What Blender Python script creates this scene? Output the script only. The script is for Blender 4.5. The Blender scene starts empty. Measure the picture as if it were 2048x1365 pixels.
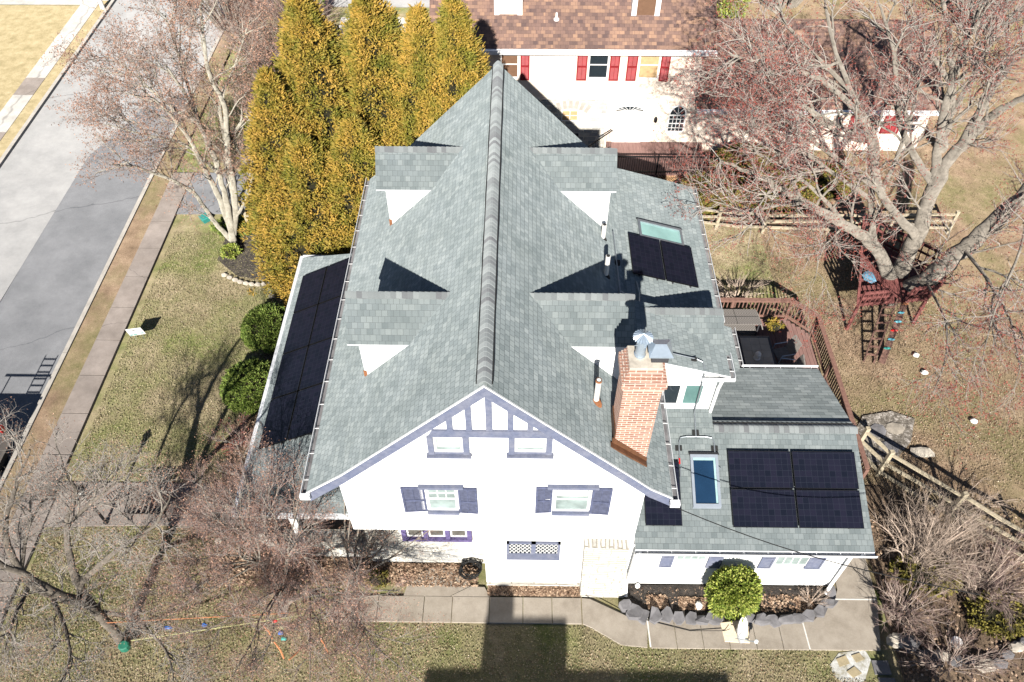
import bpy, math, random
import numpy as np
from mathutils import Vector
PI=math.pi; R=math.radians
rnd=random.Random(7); RNG=np.random.default_rng(7)
S=bpy.context.scene
# ---------------------------------------------------------------- camera, light, exposure
CAMZ=22.0; PITCH=49.5; YAW=0.7; FPX=1592.0
cd=bpy.data.cameras.new('camera'); cam=bpy.data.objects.new('camera',cd); S.collection.objects.link(cam)
cd.sensor_width=36; cd.lens=36*FPX/2048; cd.clip_end=900; cd.clip_start=.1
cam.location=(0,0,CAMZ); cam.rotation_euler=(R(90-PITCH),0,R(YAW)); S.camera=cam
SUN_EL=32.5; SUN_TRAVEL=4.3        # light travels towards +Y, turned 4.3 deg towards +X
w=bpy.data.worlds.new('World'); S.world=w; w.use_nodes=True
nt=w.node_tree; bg=nt.nodes['Background']; sk=nt.nodes.new('ShaderNodeTexSky')
sk.sky_type='NISHITA'; sk.sun_disc=False; sk.sun_elevation=R(SUN_EL); sk.sun_rotation=R(180+SUN_TRAVEL); sk.air_density=.75; sk.dust_density=.15; sk.ozone_density=1.6
nt.links.new(sk.outputs[0],bg.inputs[0]); bg.inputs[1].default_value=0.05
sl=bpy.data.lights.new('sun','SUN'); so=bpy.data.objects.new('sun',sl); S.collection.objects.link(so)
sl.energy=5.0; sl.angle=R(.5); sl.color=(1,.955,.885)
d=Vector((math.sin(R(SUN_TRAVEL))*math.cos(R(SUN_EL)),math.cos(R(SUN_TRAVEL))*math.cos(R(SUN_EL)),-math.sin(R(SUN_EL))))
so.rotation_euler=d.to_track_quat('-Z','Y').to_euler(); so.location=(0,-20,40)
S.view_settings.view_transform='Standard'; S.view_settings.look='None'; S.view_settings.gamma=1
S.view_settings.exposure=0.9; S.view_settings.use_curve_mapping=False
# ---------------------------------------------------------------- measuring helper: ray through a photo point meets a plane
_p=R(PITCH); _s=R(YAW)
_fh=np.array([-math.sin(_s),math.cos(_s),0]); _r=np.array([math.cos(_s),math.sin(_s),0])
_fw=_fh*math.cos(_p)+np.array([0,0,-math.sin(_p)]); _up=_fh*math.sin(_p)+np.array([0,0,math.cos(_p)])
_C=np.array([0,0,CAMZ])
def _ray(x,y): return _r*(x-1024)/FPX-_up*(y-682.5)/FPX+_fw
def G(x,y,z=0.0):
    d=_ray(x,y); return tuple(_C+d*(z-CAMZ)/d[2])
def GY(x,y,Y):
    d=_ray(x,y); return tuple(_C+d*(Y/d[1]))
# ---------------------------------------------------------------- materials
MATS={}
class N:
    def __init__(s,name,rough=.8,spec=.3,metal=0.):
        s.m=bpy.data.materials.new(name); s.m.use_nodes=True; s.t=s.m.node_tree
        s.b=s.t.nodes['Principled BSDF']; s.b.inputs['Roughness'].default_value=rough
        s.b.inputs['Specular IOR Level'].default_value=spec; s.b.inputs['Diffuse Roughness'].default_value=1.0 if rough>.65 else 0.; s.b.inputs['Metallic'].default_value=metal
        MATS[name]=s.m
    def n(s,t,**k):
        o=s.t.nodes.new('ShaderNode'+t)
        for a,v in k.items():
            if a.startswith('i_'):
                key=a[2:].replace('_',' ')
                o.inputs[int(key) if key.isdigit() else key].default_value=v
            else: setattr(o,a,v)
        return o
    def l(s,a,b): s.t.links.new(a,b)
    def obj(s): return s.n('TexCoord').outputs['Object']
    def uv(s): return s.n('TexCoord').outputs['UV']
    def noise(s,v,scale,detail=4,rough=.6):
        o=s.n('TexNoise'); o.inputs['Scale'].default_value=scale; o.inputs['Detail'].default_value=detail; o.inputs['Roughness'].default_value=rough
        s.l(v,o.inputs['Vector']); return o.outputs['Fac']
    def ramp(s,f,stops):
        o=s.n('ValToRGB'); e=o.color_ramp.elements
        while len(e)<len(stops): e.new(.5)
        for i,(p,c) in enumerate(stops): e[i].position=p; e[i].color=(*c,1)
        s.l(f,o.inputs[0]); return o.outputs[0]
    def mix(s,f,a,b,mode='MIX'):
        o=s.n('Mix',data_type='RGBA',blend_type=mode)
        for v,i in ((f,0),(a,6),(b,7)):
            if hasattr(v,'links') or hasattr(v,'is_linked'): s.l(v,o.inputs[i])
            else: o.inputs[i].default_value=v if i==0 else (*v,1)
        return o.outputs[2]
    def col(s,c):
        if isinstance(c,tuple): s.b.inputs['Base Color'].default_value=(*c,1)
        else: s.l(c,s.b.inputs['Base Color'])
    def bump(s,h,strength=.3,dist=.02):
        o=s.n('Bump'); o.inputs['Strength'].default_value=strength; o.inputs['Distance'].default_value=dist
        s.l(h,o.inputs['Height']); s.l(o.outputs[0],s.b.inputs['Normal'])
    def math(s,op,a,b=None):
        o=s.n('Math',operation=op)
        for i,v in enumerate((a,b)):
            if v is None: continue
            if isinstance(v,(int,float)): o.inputs[i].default_value=v
            else: s.l(v,o.inputs[i])
        return o.outputs[0]
def plain(name,c,rough=.6,var=.12,scale=6,spec=.3,metal=0.,bump=0.):
    m=N(name,rough,spec,metal); f=m.noise(m.obj(),scale,5)
    lo=tuple(v*(1-var) for v in c); hi=tuple(min(1,v*(1+var)) for v in c)
    m.col(m.ramp(f,[(.3,lo),(.7,hi)]))
    if bump: m.bump(m.noise(m.obj(),scale*6,4),bump,.01)
    return m
def shingle(name,ca,cb,cc,row=.145,bw=.26,mortar=.07):
    m=N(name,.9,.2); uv=m.uv()
    b=m.n('TexBrick',offset=.5,squash=1.0); m.l(uv,b.inputs['Vector'])
    for k,v in (('Scale',1),('Mortar Size',.004),('Mortar Smooth',.3),('Bias',0),('Brick Width',bw),('Row Height',row)): b.inputs[k].default_value=v
    b.inputs['Color1'].default_value=(0,0,0,1); b.inputs['Color2'].default_value=(1,1,1,1); b.inputs['Mortar'].default_value=(.5,.5,.5,1)
    b2=m.n('TexBrick',offset=.37,offset_frequency=3); m.l(uv,b2.inputs['Vector'])
    for k,v in (('Scale',1),('Mortar Size',0.0),('Bias',0),('Brick Width',bw*1.62),('Row Height',row)): b2.inputs[k].default_value=v
    b2.inputs['Color1'].default_value=(0,0,0,1); b2.inputs['Color2'].default_value=(1,1,1,1)
    f=m.math('ADD',m.math('MULTIPLY',b.outputs['Color'],.6),m.math('MULTIPLY',b2.outputs['Color'],.4))
    c=m.ramp(f,[(.05,ca),(.5,cb),(.95,cc)])
    g=m.noise(uv,90,3,.8); c=m.mix(1.0,c,m.ramp(g,[(.3,(.78,.78,.78)),(.7,(1.18,1.18,1.18))]),'MULTIPLY')
    st=m.noise(uv,.9,5,.6); c=m.mix(1.0,c,m.ramp(st,[(.3,(.9,.91,.9)),(.7,(1.07,1.07,1.08))]),'MULTIPLY')
    c=m.mix(m.math('MULTIPLY',b.outputs['Fac'],.75),c,tuple(v*mortar/.07*.35 for v in ca))
    m.col(c)
    sx=m.n('SeparateXYZ'); m.l(uv,sx.inputs[0])
    saw=m.math('FRACT',m.math('DIVIDE',sx.outputs[1],row))
    h=m.math('SUBTRACT',m.math('MULTIPLY',m.math('SUBTRACT',1.0,saw),1.0),m.math('MULTIPLY',b.outputs['Fac'],.5))
    h=m.math('ADD',h,m.math('MULTIPLY',b2.outputs['Color'],.35))
    m.bump(h,.55,.018); return m
shingle('shingle',(.158,.184,.188),(.202,.230,.233),(.254,.282,.281),bw=.14)
shingle('shingle_rear_lifted',(.16,.182,.185),(.215,.24,.242),(.285,.31,.308),row=.145,bw=.3)  # same shingle, colour raised to offset weak sun on the rear slope
shingle('shingle_brown',(.12,.082,.078),(.22,.14,.115),(.36,.225,.155),row=.15,bw=.2)
m=N('cap_shingle',.9,.2); sx=m.n('SeparateXYZ'); m.l(m.uv(),sx.inputs[0])
wn=m.n('TexWhiteNoise',noise_dimensions='1D'); m.l(m.math('FLOOR',sx.outputs[0]),wn.inputs['W'])
c=m.ramp(wn.outputs[0],[(0,(.15,.155,.162)),(.5,(.20,.218,.22)),(1,(.265,.285,.285))]); g=m.noise(m.obj(),90,3,.8)
m.col(m.mix(1.0,c,m.ramp(g,[(.3,(.8,.8,.8)),(.7,(1.15,1.15,1.15))]),'MULTIPLY'))
m=N('stucco',.85,.2); f=m.noise(m.obj(),1.3,6,.7); m.col(m.ramp(f,[(.25,(.76,.76,.74)),(.7,(.86,.855,.84))])); m.bump(m.noise(m.obj(),45,4,.7),.35,.012)
m=N('stucco_cream',.85,.2); f=m.noise(m.obj(),1.1,6,.7); m.col(m.ramp(f,[(.25,(.66,.575,.49)),(.7,(.78,.69,.60))])); m.bump(m.noise(m.obj(),40,4,.7),.3,.012)
plain('white_paint',(.8,.8,.79),.45,.04,3)
plain('gutter_white',(.72,.73,.74),.4,.08,5)
m=N('blue_trim',.7,.3); f=m.noise(m.obj(),9,6,.7); f2=m.noise(m.obj(),2.2,3); m.col(m.mix(m.ramp(f2,[(.4,(0,0,0)),(.7,(.7,.7,.7))]),m.ramp(f,[(.3,(.09,.105,.16)),(.7,(.14,.155,.22))]),m.ramp(f,[(.3,(.13,.135,.18)),(.62,(.20,.205,.24))])))
plain('shutter_blue_shaded',(.075,.085,.14),.7,.3,9); plain('purple_trim',(.105,.085,.19),.7,.25,8)  # shutter colour is the trim blue with louvre shade painted in
plain('red_shutter',(.24,.018,.022),.55,.2,5)
m=N('brick_red',.85,.2); uv=m.uv(); b=m.n('TexBrick'); m.l(uv,b.inputs['Vector'])
for k,v in (('Scale',1),('Mortar Size',.011),('Mortar Smooth',.4),('Bias',0),('Brick Width',.215),('Row Height',.078)): b.inputs[k].default_value=v
b.inputs['Color1'].default_value=(.20,.085,.06,1); b.inputs['Color2'].default_value=(.34,.18,.125,1); b.inputs['Mortar'].default_value=(.50,.44,.38,1)
f=m.noise(uv,7,5,.7); m.col(m.mix(m.ramp(f,[(.45,(0,0,0)),(.8,(.5,.5,.5))]),b.outputs['Color'],(.40,.31,.26))); m.bump(b.outputs['Fac'],-.6,.02)
def stone(name,c1,c2,mo,w=.55,h=.2):
    m=N(name,.85,.2); uv=m.uv(); nz=m.n('TexNoise'); nz.inputs['Scale'].default_value=1.6; m.l(uv,nz.inputs['Vector'])
    v=m.n('VectorMath',operation='MULTIPLY_ADD'); m.l(nz.outputs['Color'],v.inputs[0]); v.inputs[1].default_value=(.22,.13,0); m.l(uv,v.inputs[2])
    b=m.n('TexBrick',offset=.43,squash=1.4,squash_frequency=3); m.l(v.outputs[0],b.inputs['Vector'])
    for k,x in (('Scale',1),('Mortar Size',.022),('Mortar Smooth',.6),('Bias',0),('Brick Width',w),('Row Height',h)): b.inputs[k].default_value=x
    b.inputs['Color1'].default_value=(*c1,1); b.inputs['Color2'].default_value=(*c2,1); b.inputs['Mortar'].default_value=(*mo,1)
    f=m.noise(uv,6,6,.7); m.col(m.mix(1.0,b.outputs['Color'],m.ramp(f,[(.3,(.8,.8,.8)),(.65,(1.1,1.1,1.08))]),'MULTIPLY'))
    m.bump(m.math('ADD',m.math('MULTIPLY',b.outputs['Fac'],-1.0),m.math('MULTIPLY',m.noise(uv,14,5),.6)),.8,.05); return m
stone('stone_white',(.47,.45,.41),(.66,.64,.59),(.36,.33,.28),.45,.11)
stone('stone_grey',(.34,.34,.34),(.62,.59,.52),(.74,.70,.62),.42,.2)
def glass(name,c,rough=.08,spec=.7): return plain(name,c,rough,.15,1.5,spec)
plain('curtain_pale',(.27,.33,.32),.3,.35,2.5,.6); plain('pane_grey',(.13,.125,.11),.3,.3,4,.5); glass('glass_dark',(.02,.028,.035)); glass('glass_teal',(.10,.19,.18)); glass('glass_sky',(.30,.50,.46),.25); plain('pale_aqua',(.30,.46,.45),.5); glass('glass_navy',(.012,.035,.075),.06,.5)
plain('interior_brown',(.16,.09,.055),.6); plain('interior_tan',(.5,.34,.18),.6)
m=N('solar_cell',.28,.09); uv=m.uv(); b=m.n('TexBrick',offset=0.0); m.l(uv,b.inputs['Vector'])
for k,v in (('Scale',1),('Mortar Size',.0035),('Mortar Smooth',.1),('Bias',0),('Brick Width',.158),('Row Height',.158)): b.inputs[k].default_value=v
b.inputs['Color1'].default_value=(.008,.010,.018,1); b.inputs['Color2'].default_value=(.014,.014,.026,1); b.inputs['Mortar'].default_value=(.024,.028,.04,1)
m.col(b.outputs['Color'])
plain('skylight_frame',(.24,.27,.31),.45,.08,5); plain('black_metal',(.012,.012,.014),.45,.2,5); plain('dark_grey',(.05,.05,.055),.6)
plain('steel',(.40,.47,.54),.30,.10,8,.6,.45); plain('conduit_grey',(.32,.35,.37),.4,.1,8,.5,.6)
plain('copper',(.16,.075,.04),.5,.25,7,.4,.3); plain('rust',(.22,.09,.04),.8,.3,20)
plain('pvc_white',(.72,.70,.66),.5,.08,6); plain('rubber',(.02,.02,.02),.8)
def ground(name,stops,s1=1.2,s2=26,b=.5,mul=(.55,1.4),stops2=None,s3=.35):
    m=N(name,.95,.1); o=m.obj(); f=m.noise(o,s1,8,.75)
    c=m.ramp(f,stops)
    if stops2: c=m.mix(m.ramp(m.noise(o,s3,5,.65),[(.42,(0,0,0)),(.62,(1,1,1))]),c,m.ramp(m.noise(o,s1*2.3,8,.75),stops2))
    g=m.noise(o,s2,5,.8); c=m.mix(1.0,c,m.ramp(g,[(.3,(mul[0],)*3),(.7,(mul[1],)*3)]),'MULTIPLY')
    m.col(c); m.bump(m.noise(o,s2*1.3,5,.8),b,.03); return m
ground('lawn',[(.3,(.15,.125,.075)),(.5,(.27,.225,.14)),(.68,(.41,.335,.225))],.9,34,.35,stops2=[(.3,(.09,.12,.035)),(.5,(.175,.19,.07)),(.7,(.31,.28,.14))])
ground('lawn_back',[(.3,(.15,.105,.07)),(.5,(.26,.185,.125)),(.7,(.39,.29,.20))],1.1,26,.6,stops2=[(.3,(.12,.115,.05)),(.5,(.20,.17,.09)),(.7,(.31,.24,.15))])
ground('lawn_straw',[(.3,(.25,.205,.11)),(.5,(.36,.295,.17)),(.7,(.46,.385,.24))],2.,26,.5,(.75,1.2))
ground('mulch',[(.3,(.028,.026,.024)),(.5,(.06,.053,.048)),(.7,(.12,.10,.085))],5,30,1.,(.4,1.6))
ground('mulch_leaf',[(.3,(.07,.055,.04)),(.5,(.16,.115,.08)),(.7,(.30,.22,.15))],5,26,1.,(.5,1.5))
ground('dirt',[(.3,(.16,.12,.08)),(.5,(.25,.19,.13)),(.7,(.33,.26,.18))],2,30,.5,(.7,1.25))
ground('asphalt_dark',[(.3,(.175,.18,.19)),(.5,(.20,.205,.216)),(.7,(.225,.23,.241))],.8,60,.4,(.8,1.2))
ground('asphalt_light',[(.3,(.30,.298,.296)),(.5,(.335,.333,.33)),(.7,(.37,.368,.364))],.6,60,.3,(.85,1.12))
ground('walk_old',[(.3,(.21,.18,.16)),(.5,(.265,.23,.207)),(.7,(.32,.28,.255))],1.3,50,.25,(.82,1.15))
ground('walk_front',[(.3,(.24,.205,.165)),(.5,(.33,.29,.24)),(.7,(.40,.355,.30))],1.1,50,.25,(.88,1.1))
ground('concrete_new',[(.3,(.38,.365,.34)),(.5,(.44,.425,.395)),(.7,(.49,.475,.445))],1.,40,.15,(.94,1.05))
ground('chalk',[(.35,(.26,.23,.14)),(.48,(.45,.44,.40)),(.6,(.62,.62,.60))],3,30,.4,(.8,1.1))
plain('kerb',(.36,.335,.30),.85,.15,4,bump=.3); plain('joint',(.09,.07,.055),.9); plain('joint_light',(.62,.6,.56),.8)
plain('slate',(.15,.145,.15),.8,.35,3,bump=.5); plain('fieldstone',(.42,.38,.32),.85,.3,4,bump=.5); plain('dirt_stone',(.27,.24,.20),.85,.3,5,bump=.4); plain('white_stone',(.74,.73,.70),.7,.08,6); plain('paver_tan',(.36,.30,.19),.85,.2,6)
ground('pebbles',[(.35,(.08,.07,.06)),(.5,(.17,.15,.125)),(.64,(.50,.46,.42))],9,40,.8,(.6,1.4))
def cracked(name,sc=.35):
    m=MATS[name]; t=m.node_tree; b=t.nodes['Principled BSDF']; src=b.inputs['Base Color'].links[0].from_socket
    tc=t.nodes.new('ShaderNodeTexCoord'); nz=t.nodes.new('ShaderNodeTexNoise'); nz.inputs['Scale'].default_value=1.3; nz.inputs['Detail'].default_value=6
    va=t.nodes.new('ShaderNodeVectorMath'); va.operation='MULTIPLY_ADD'; va.inputs[1].default_value=(.7,.7,0); vo=t.nodes.new('ShaderNodeTexVoronoi'); vo.feature='DISTANCE_TO_EDGE'; vo.inputs['Scale'].default_value=sc
    t.links.new(tc.outputs['Object'],nz.inputs['Vector']); t.links.new(nz.outputs['Color'],va.inputs[0]); t.links.new(tc.outputs['Object'],va.inputs[2]); t.links.new(va.outputs[0],vo.inputs['Vector'])
    r=t.nodes.new('ShaderNodeValToRGB'); r.color_ramp.elements[0].color=(.62,.62,.63,1); r.color_ramp.elements[1].color=(1,1,1,1); r.color_ramp.elements[0].position=.0008; r.color_ramp.elements[1].position=.0035
    t.links.new(vo.outputs['Distance'],r.inputs[0]); n2=t.nodes.new('ShaderNodeTexNoise'); n2.inputs['Scale'].default_value=.5; n2.inputs['Detail'].default_value=7; n2.inputs['Roughness'].default_value=.7; t.links.new(tc.outputs['Object'],n2.inputs['Vector'])
    r2=t.nodes.new('ShaderNodeValToRGB'); r2.color_ramp.elements[0].color=(.80,.80,.80,1); r2.color_ramp.elements[0].position=.33; r2.color_ramp.elements[1].color=(1.07,1.06,1.05,1); r2.color_ramp.elements[1].position=.62; t.links.new(n2.outputs[0],r2.inputs[0])
    x=t.nodes.new('ShaderNodeMix'); x.data_type='RGBA'; x.blend_type='MULTIPLY'; x.inputs[0].default_value=1; y=t.nodes.new('ShaderNodeMix'); y.data_type='RGBA'; y.blend_type='MULTIPLY'; y.inputs[0].default_value=1
    t.links.new(src,x.inputs[6]); t.links.new(r.outputs[0],x.inputs[7]); t.links.new(x.outputs[2],y.inputs[6]); t.links.new(r2.outputs[0],y.inputs[7]); t.links.new(y.outputs[2],b.inputs['Base Color'])
for n_,k_ in (('asphalt_dark',.13),('asphalt_light',.10),('walk_old',.22),('concrete_new',.06)): cracked(n_,k_)
def bark(name,a,b_):
    m=N(name,.9,.15); o=m.obj(); f=m.noise(o,5,8,.75); m.col(m.ramp(f,[(.32,a),(.68,b_)])); m.bump(m.noise(o,22,6,.7),.7,.03)
bark('bark_pale',(.21,.19,.145),(.47,.44,.37)); bark('bark_grey',(.13,.115,.095),(.33,.295,.25)); bark('bark_dark',(.07,.06,.05),(.22,.19,.155))
bark('twig_grey',(.22,.195,.17),(.42,.385,.345)); bark('twig_red',(.21,.14,.125),(.41,.295,.265)); bark('twig_tan',(.32,.245,.19),(.56,.46,.38)); bark('twig_brown',(.21,.165,.14),(.41,.335,.29))
def leaf(name,stops,rough=.6,trans=.0):
    m=N(name,rough,.25); g=m.n('NewGeometry'); m.col(m.ramp(g.outputs['Random Per Island'],stops)); return m
leaf('arbor',[(0,(.11,.095,.018)),(.25,(.25,.18,.03)),(.6,(.36,.24,.045)),(1,(.45,.30,.08))],.7)
m=MATS['arbor']; t_=m.node_tree; b_=t_.nodes['Principled BSDF']; s_=b_.inputs['Base Color'].links[0].from_socket; tc=t_.nodes.new('ShaderNodeTexCoord'); nz=t_.nodes.new('ShaderNodeTexNoise'); nz.inputs['Scale'].default_value=1.5; nz.inputs['Detail'].default_value=5; rp=t_.nodes.new('ShaderNodeValToRGB'); rp.color_ramp.elements[0].position=.36; rp.color_ramp.elements[0].color=(.52,.72,.60,1); rp.color_ramp.elements[1].position=.60; rp.color_ramp.elements[1].color=(1.06,1,.95,1)
mx_=t_.nodes.new('ShaderNodeMix'); mx_.data_type='RGBA'; mx_.blend_type='MULTIPLY'; mx_.inputs[0].default_value=1; t_.links.new(tc.outputs['Object'],nz.inputs['Vector']); t_.links.new(nz.outputs[0],rp.inputs[0]); t_.links.new(s_,mx_.inputs[6]); t_.links.new(rp.outputs[0],mx_.inputs[7]); t_.links.new(mx_.outputs[2],b_.inputs['Base Color'])
leaf('shade_core',[(0,(.02,.018,.008)),(1,(.02,.018,.008))],.9)  # near-black colour standing for the shade deep inside foliage
leaf('holly',[(0,(.07,.11,.02)),(.4,(.20,.26,.045)),(.75,(.36,.40,.08)),(1,(.50,.50,.15))],.45)
leaf('boxwood',[(0,(.055,.09,.018)),(.5,(.15,.22,.04)),(1,(.29,.34,.085))],.6)
leaf('juniper',[(0,(.07,.065,.015)),(.5,(.16,.14,.03)),(1,(.25,.21,.05))],.7)
leaf('bud_red',[(0,(.14,.03,.025)),(.5,(.26,.06,.045)),(1,(.34,.11,.08))])
leaf('seed_brown',[(0,(.18,.095,.065)),(.5,(.30,.165,.115)),(1,(.46,.28,.20))])
leaf('dead_leaf',[(0,(.14,.09,.06)),(.5,(.30,.195,.13)),(1,(.54,.40,.28))])
leaf('litter',[(0,(.16,.10,.06)),(.5,(.29,.20,.12)),(.85,(.42,.32,.21)),(1,(.60,.50,.38))])
leaf('straw',[(0,(.14,.11,.06)),(.5,(.28,.20,.13)),(1,(.46,.35,.24))]); leaf('grassblade',[(0,(.11,.125,.045)),(.4,(.23,.205,.10)),(1,(.44,.37,.24))])
def wood(name,a,b_,sc=(1,12,12)):
    m=N(name,.75,.25); mp=m.n('Mapping'); m.l(m.obj(),mp.inputs[0]); mp.inputs['Scale'].default_value=sc
    m.col(m.ramp(m.noise(mp.outputs[0],2.5,6,.7),[(.3,a),(.7,b_)])); return m
wood('deck_wood',(.15,.085,.075),(.25,.15,.13),(9,.8,9)); wood('deck_rail',(.12,.065,.052),(.23,.13,.10),(4,4,4)); wood('maroon',(.12,.04,.038),(.23,.09,.08),(5,5,5))
wood('fence_wood',(.27,.23,.16),(.48,.42,.31),(2,8,8)); wood('bench_wood',(.10,.075,.06),(.20,.155,.13),(8,1,8)); wood('ply',(.66,.55,.40),(.78,.68,.52),(2,8,8))
wood('cedar',(.45,.27,.13),(.62,.40,.22),(3,3,3))
m=N('wicker',.7,.3); ck=m.n('TexChecker'); ck.inputs['Scale'].default_value=22; m.l(m.obj(),ck.inputs[0]); ck.inputs[1].default_value=(.11,.10,.09,1); ck.inputs[2].default_value=(.19,.175,.165,1); m.col(ck.outputs[0])
plain('tile',(.38,.34,.27),.5,.15,3); plain('fabric_grey',(.19,.175,.16),.8,.15,12); plain('blue_tarp',(.14,.30,.42),.6); plain('plastic_green',(.03,.17,.11),.5); plain('plastic_teal',(.05,.30,.26),.5)
plain('orange_strap',(.50,.20,.09),.6); plain('yellow_strap',(.42,.41,.20),.6); plain('toy_blue',(.05,.14,.42),.5); plain('toy_red',(.5,.05,.04),.5); plain('hold_aqua',(.12,.42,.50),.5)
plain('car_white',(.70,.69,.66),.25,.03,2,.5); plain('tail_red',(.55,.02,.02),.25,.1,4,.6); plain('tyre',(.02,.02,.02),.8); plain('vent_white',(.8,.8,.78),.6)
# ---------------------------------------------------------------- mesh building
class MB:
    def __init__(s): s.v=[]; s.f=[]; s.uv=[]; s.mi=[]
    def face(s,pts,m=0,uv=None):
        i=len(s.v); s.v+= [tuple(p) for p in pts]; s.f.append(tuple(range(i,i+len(pts)))); s.mi.append(m)
        if uv is None:
            n=Vector((0,0,0)); P=[Vector(p) for p in pts]
            for a in range(len(P)): n+=P[a].cross(P[(a+1)%len(P)])
            n=n.normalized() if n.length>1e-9 else Vector((0,0,1))
            u=Vector((0,0,1)).cross(n)
            u=u.normalized() if u.length>1e-3 else Vector((1,0,0))
            v=n.cross(u); uv=[(p.dot(u),p.dot(v)) for p in P]
        s.uv.append(uv); return s
    def ext(s,pts,d,m=0,ms=None,bottom=True):      # polygon (counter-clockwise seen from its front) pushed back by d
        ms=m if ms is None else ms; P=[Vector(p) for p in pts]; D=Vector(d); Q=[p+D for p in P]
        s.face(P,m)
        for a in range(len(P)):
            b=(a+1)%len(P); s.face([P[b],P[a],Q[a],Q[b]],ms)
        if bottom: s.face(Q[::-1],ms)
        return s
    def box(s,a,b,m=0):
        x0,y0,z0=(min(a[i],b[i]) for i in range(3)); x1,y1,z1=(max(a[i],b[i]) for i in range(3))
        return s.ext([(x0,y0,z1),(x1,y0,z1),(x1,y1,z1),(x0,y1,z1)],(0,0,z0-z1),m)
    def beam(s,p,q,wd,h,m=0,up=(0,0,1)):
        p=Vector(p);q=Vector(q); d=(q-p).normalized(); sd=d.cross(Vector(up))
        if sd.length<1e-4: sd=Vector((1,0,0))
        sd.normalize(); u=sd.cross(d); a=sd*wd/2; b=u*h/2
        s.ext([p+b-a,p+b+a,q+b+a,q+b-a],-u*h,m); return s
    def tube(s,pts,r,n=8,m=0,caps=True):
        P=[Vector(p) for p in pts]; rr=r if isinstance(r,(list,tuple)) else [r]*len(P); rings=[]
        for i,p in enumerate(P):
            d=(P[min(i+1,len(P)-1)]-P[max(i-1,0)]).normalized(); a=d.orthogonal().normalized() if i==0 else (a-d*a.dot(d)).normalized()
            b=d.cross(a); rings.append([p+(a*math.cos(2*PI*k/n)+b*math.sin(2*PI*k/n))*rr[i] for k in range(n)])
        for i in range(len(P)-1):
            for k in range(n):
                k2=(k+1)%n; s.face([rings[i][k],rings[i][k2],rings[i+1][k2],rings[i+1][k]],m)
        if caps: s.face(rings[0][::-1],m); s.face(rings[-1],m)
        return s
    def lathe(s,c,prof,n=16,m=0,sx=1,sy=1):
        c=Vector(c); R_=[[c+Vector((r*math.cos(2*PI*k/n)*sx,r*math.sin(2*PI*k/n)*sy,z)) for k in range(n)] for r,z in prof]
        for i in range(len(R_)-1):
            for k in range(n): s.face([R_[i][k],R_[i][(k+1)%n],R_[i+1][(k+1)%n],R_[i+1][k]],m)
        s.face(R_[0][::-1],m); s.face(R_[-1],m); return s
    def blob(s,c,r,m=0,n=10,seed=0,rough=.18,flat=1.):
        q=random.Random(seed); k=[[q.uniform(1-rough,1+rough) for _ in range(n)] for _ in range(5)]
        pts=[]; c=Vector(c)
        for i,t in enumerate((-.85,-.4,.1,.55,.9)):
            rr=math.sqrt(1-t*t); pts.append([c+Vector((r[0]*rr*k[i][j]*math.cos(2*PI*j/n),r[1]*rr*k[i][j]*math.sin(2*PI*j/n),r[2]*t*flat)) for j in range(n)])
        for i in range(4):
            for j in range(n): s.face([pts[i][j],pts[i][(j+1)%n],pts[i+1][(j+1)%n],pts[i+1][j]],m)
        s.face(pts[0][::-1],m); s.face(pts[4],m); return s
    def mesh(s,name,mats):
        me=bpy.data.meshes.new(name); me.from_pydata([tuple(v) for v in s.v],[],s.f)
        for q in mats: me.materials.append(MATS[q])
        me.polygons.foreach_set('material_index',s.mi)
        l=me.uv_layers.new(name='UVMap'); l.data.foreach_set('uv',np.array([c for f in s.uv for p in f for c in p],dtype=np.float32)); me.update(); return me
def link(name,me,parent=None):
    o=bpy.data.objects.new(name,me); S.collection.objects.link(o)
    if parent is not None:
        o.parent=parent
        if parent.type=='EMPTY': o.location=-Vector(parent.location)
    return o
def obj(name,mb,mats,parent=None,label=None):
    if isinstance(mats,str): mats=[mats]
    o=link(name,mb.mesh(name,mats),parent)
    if label: o['label']=label
    return o
def tag(o,label,cat,group=None):
    o['label']=label; o['category']=cat
    if group: o['group']=group
    return o
def thing(name,loc,label,cat,group=None):
    o=bpy.data.objects.new(name,None); S.collection.objects.link(o); o.location=loc; o.empty_display_size=.3
    return tag(o,label,cat,group)
def struct(name,mb,mats,kind='structure'):
    o=obj(name,mb,mats); o['kind']=kind; return o
def copytree(o,loc,label):
    c=o.copy(); S.collection.objects.link(c); c.location=loc; c['label']=label
    for ch in list(o.children):
        k=ch.copy(); S.collection.objects.link(k); k.parent=c
        for g in list(ch.children):
            h=g.copy(); S.collection.objects.link(h); h.parent=k
    return c
def fastmesh(name,V,F,mats,mi=None,parent=None):     # numpy arrays, all faces with the same number of corners
    me=bpy.data.meshes.new(name); nv=len(V); nf,k=F.shape
    me.vertices.add(nv); me.vertices.foreach_set('co',np.ascontiguousarray(V,dtype=np.float32).ravel())
    me.loops.add(nf*k); me.loops.foreach_set('vertex_index',np.ascontiguousarray(F,dtype=np.int32).ravel())
    me.polygons.add(nf); me.polygons.foreach_set('loop_start',np.arange(0,nf*k,k,dtype=np.int32)); me.polygons.foreach_set('loop_total',np.full(nf,k,dtype=np.int32))
    for q in mats: me.materials.append(MATS[q])
    if mi is not None: me.polygons.foreach_set('material_index',np.ascontiguousarray(mi,dtype=np.int32))
    me.update(calc_edges=True); return link(name,me,parent)
def sheet(name,pts,z,mat,kind='structure'):
    mb=MB(); mb.ext([(p[0],p[1],z) for p in pts],(0,0,-.05),0); return struct(name,mb,[mat],kind)
def rect(x0,x1,y0,y1): return [(x0,y0),(x1,y0),(x1,y1),(x0,y1)]
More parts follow.
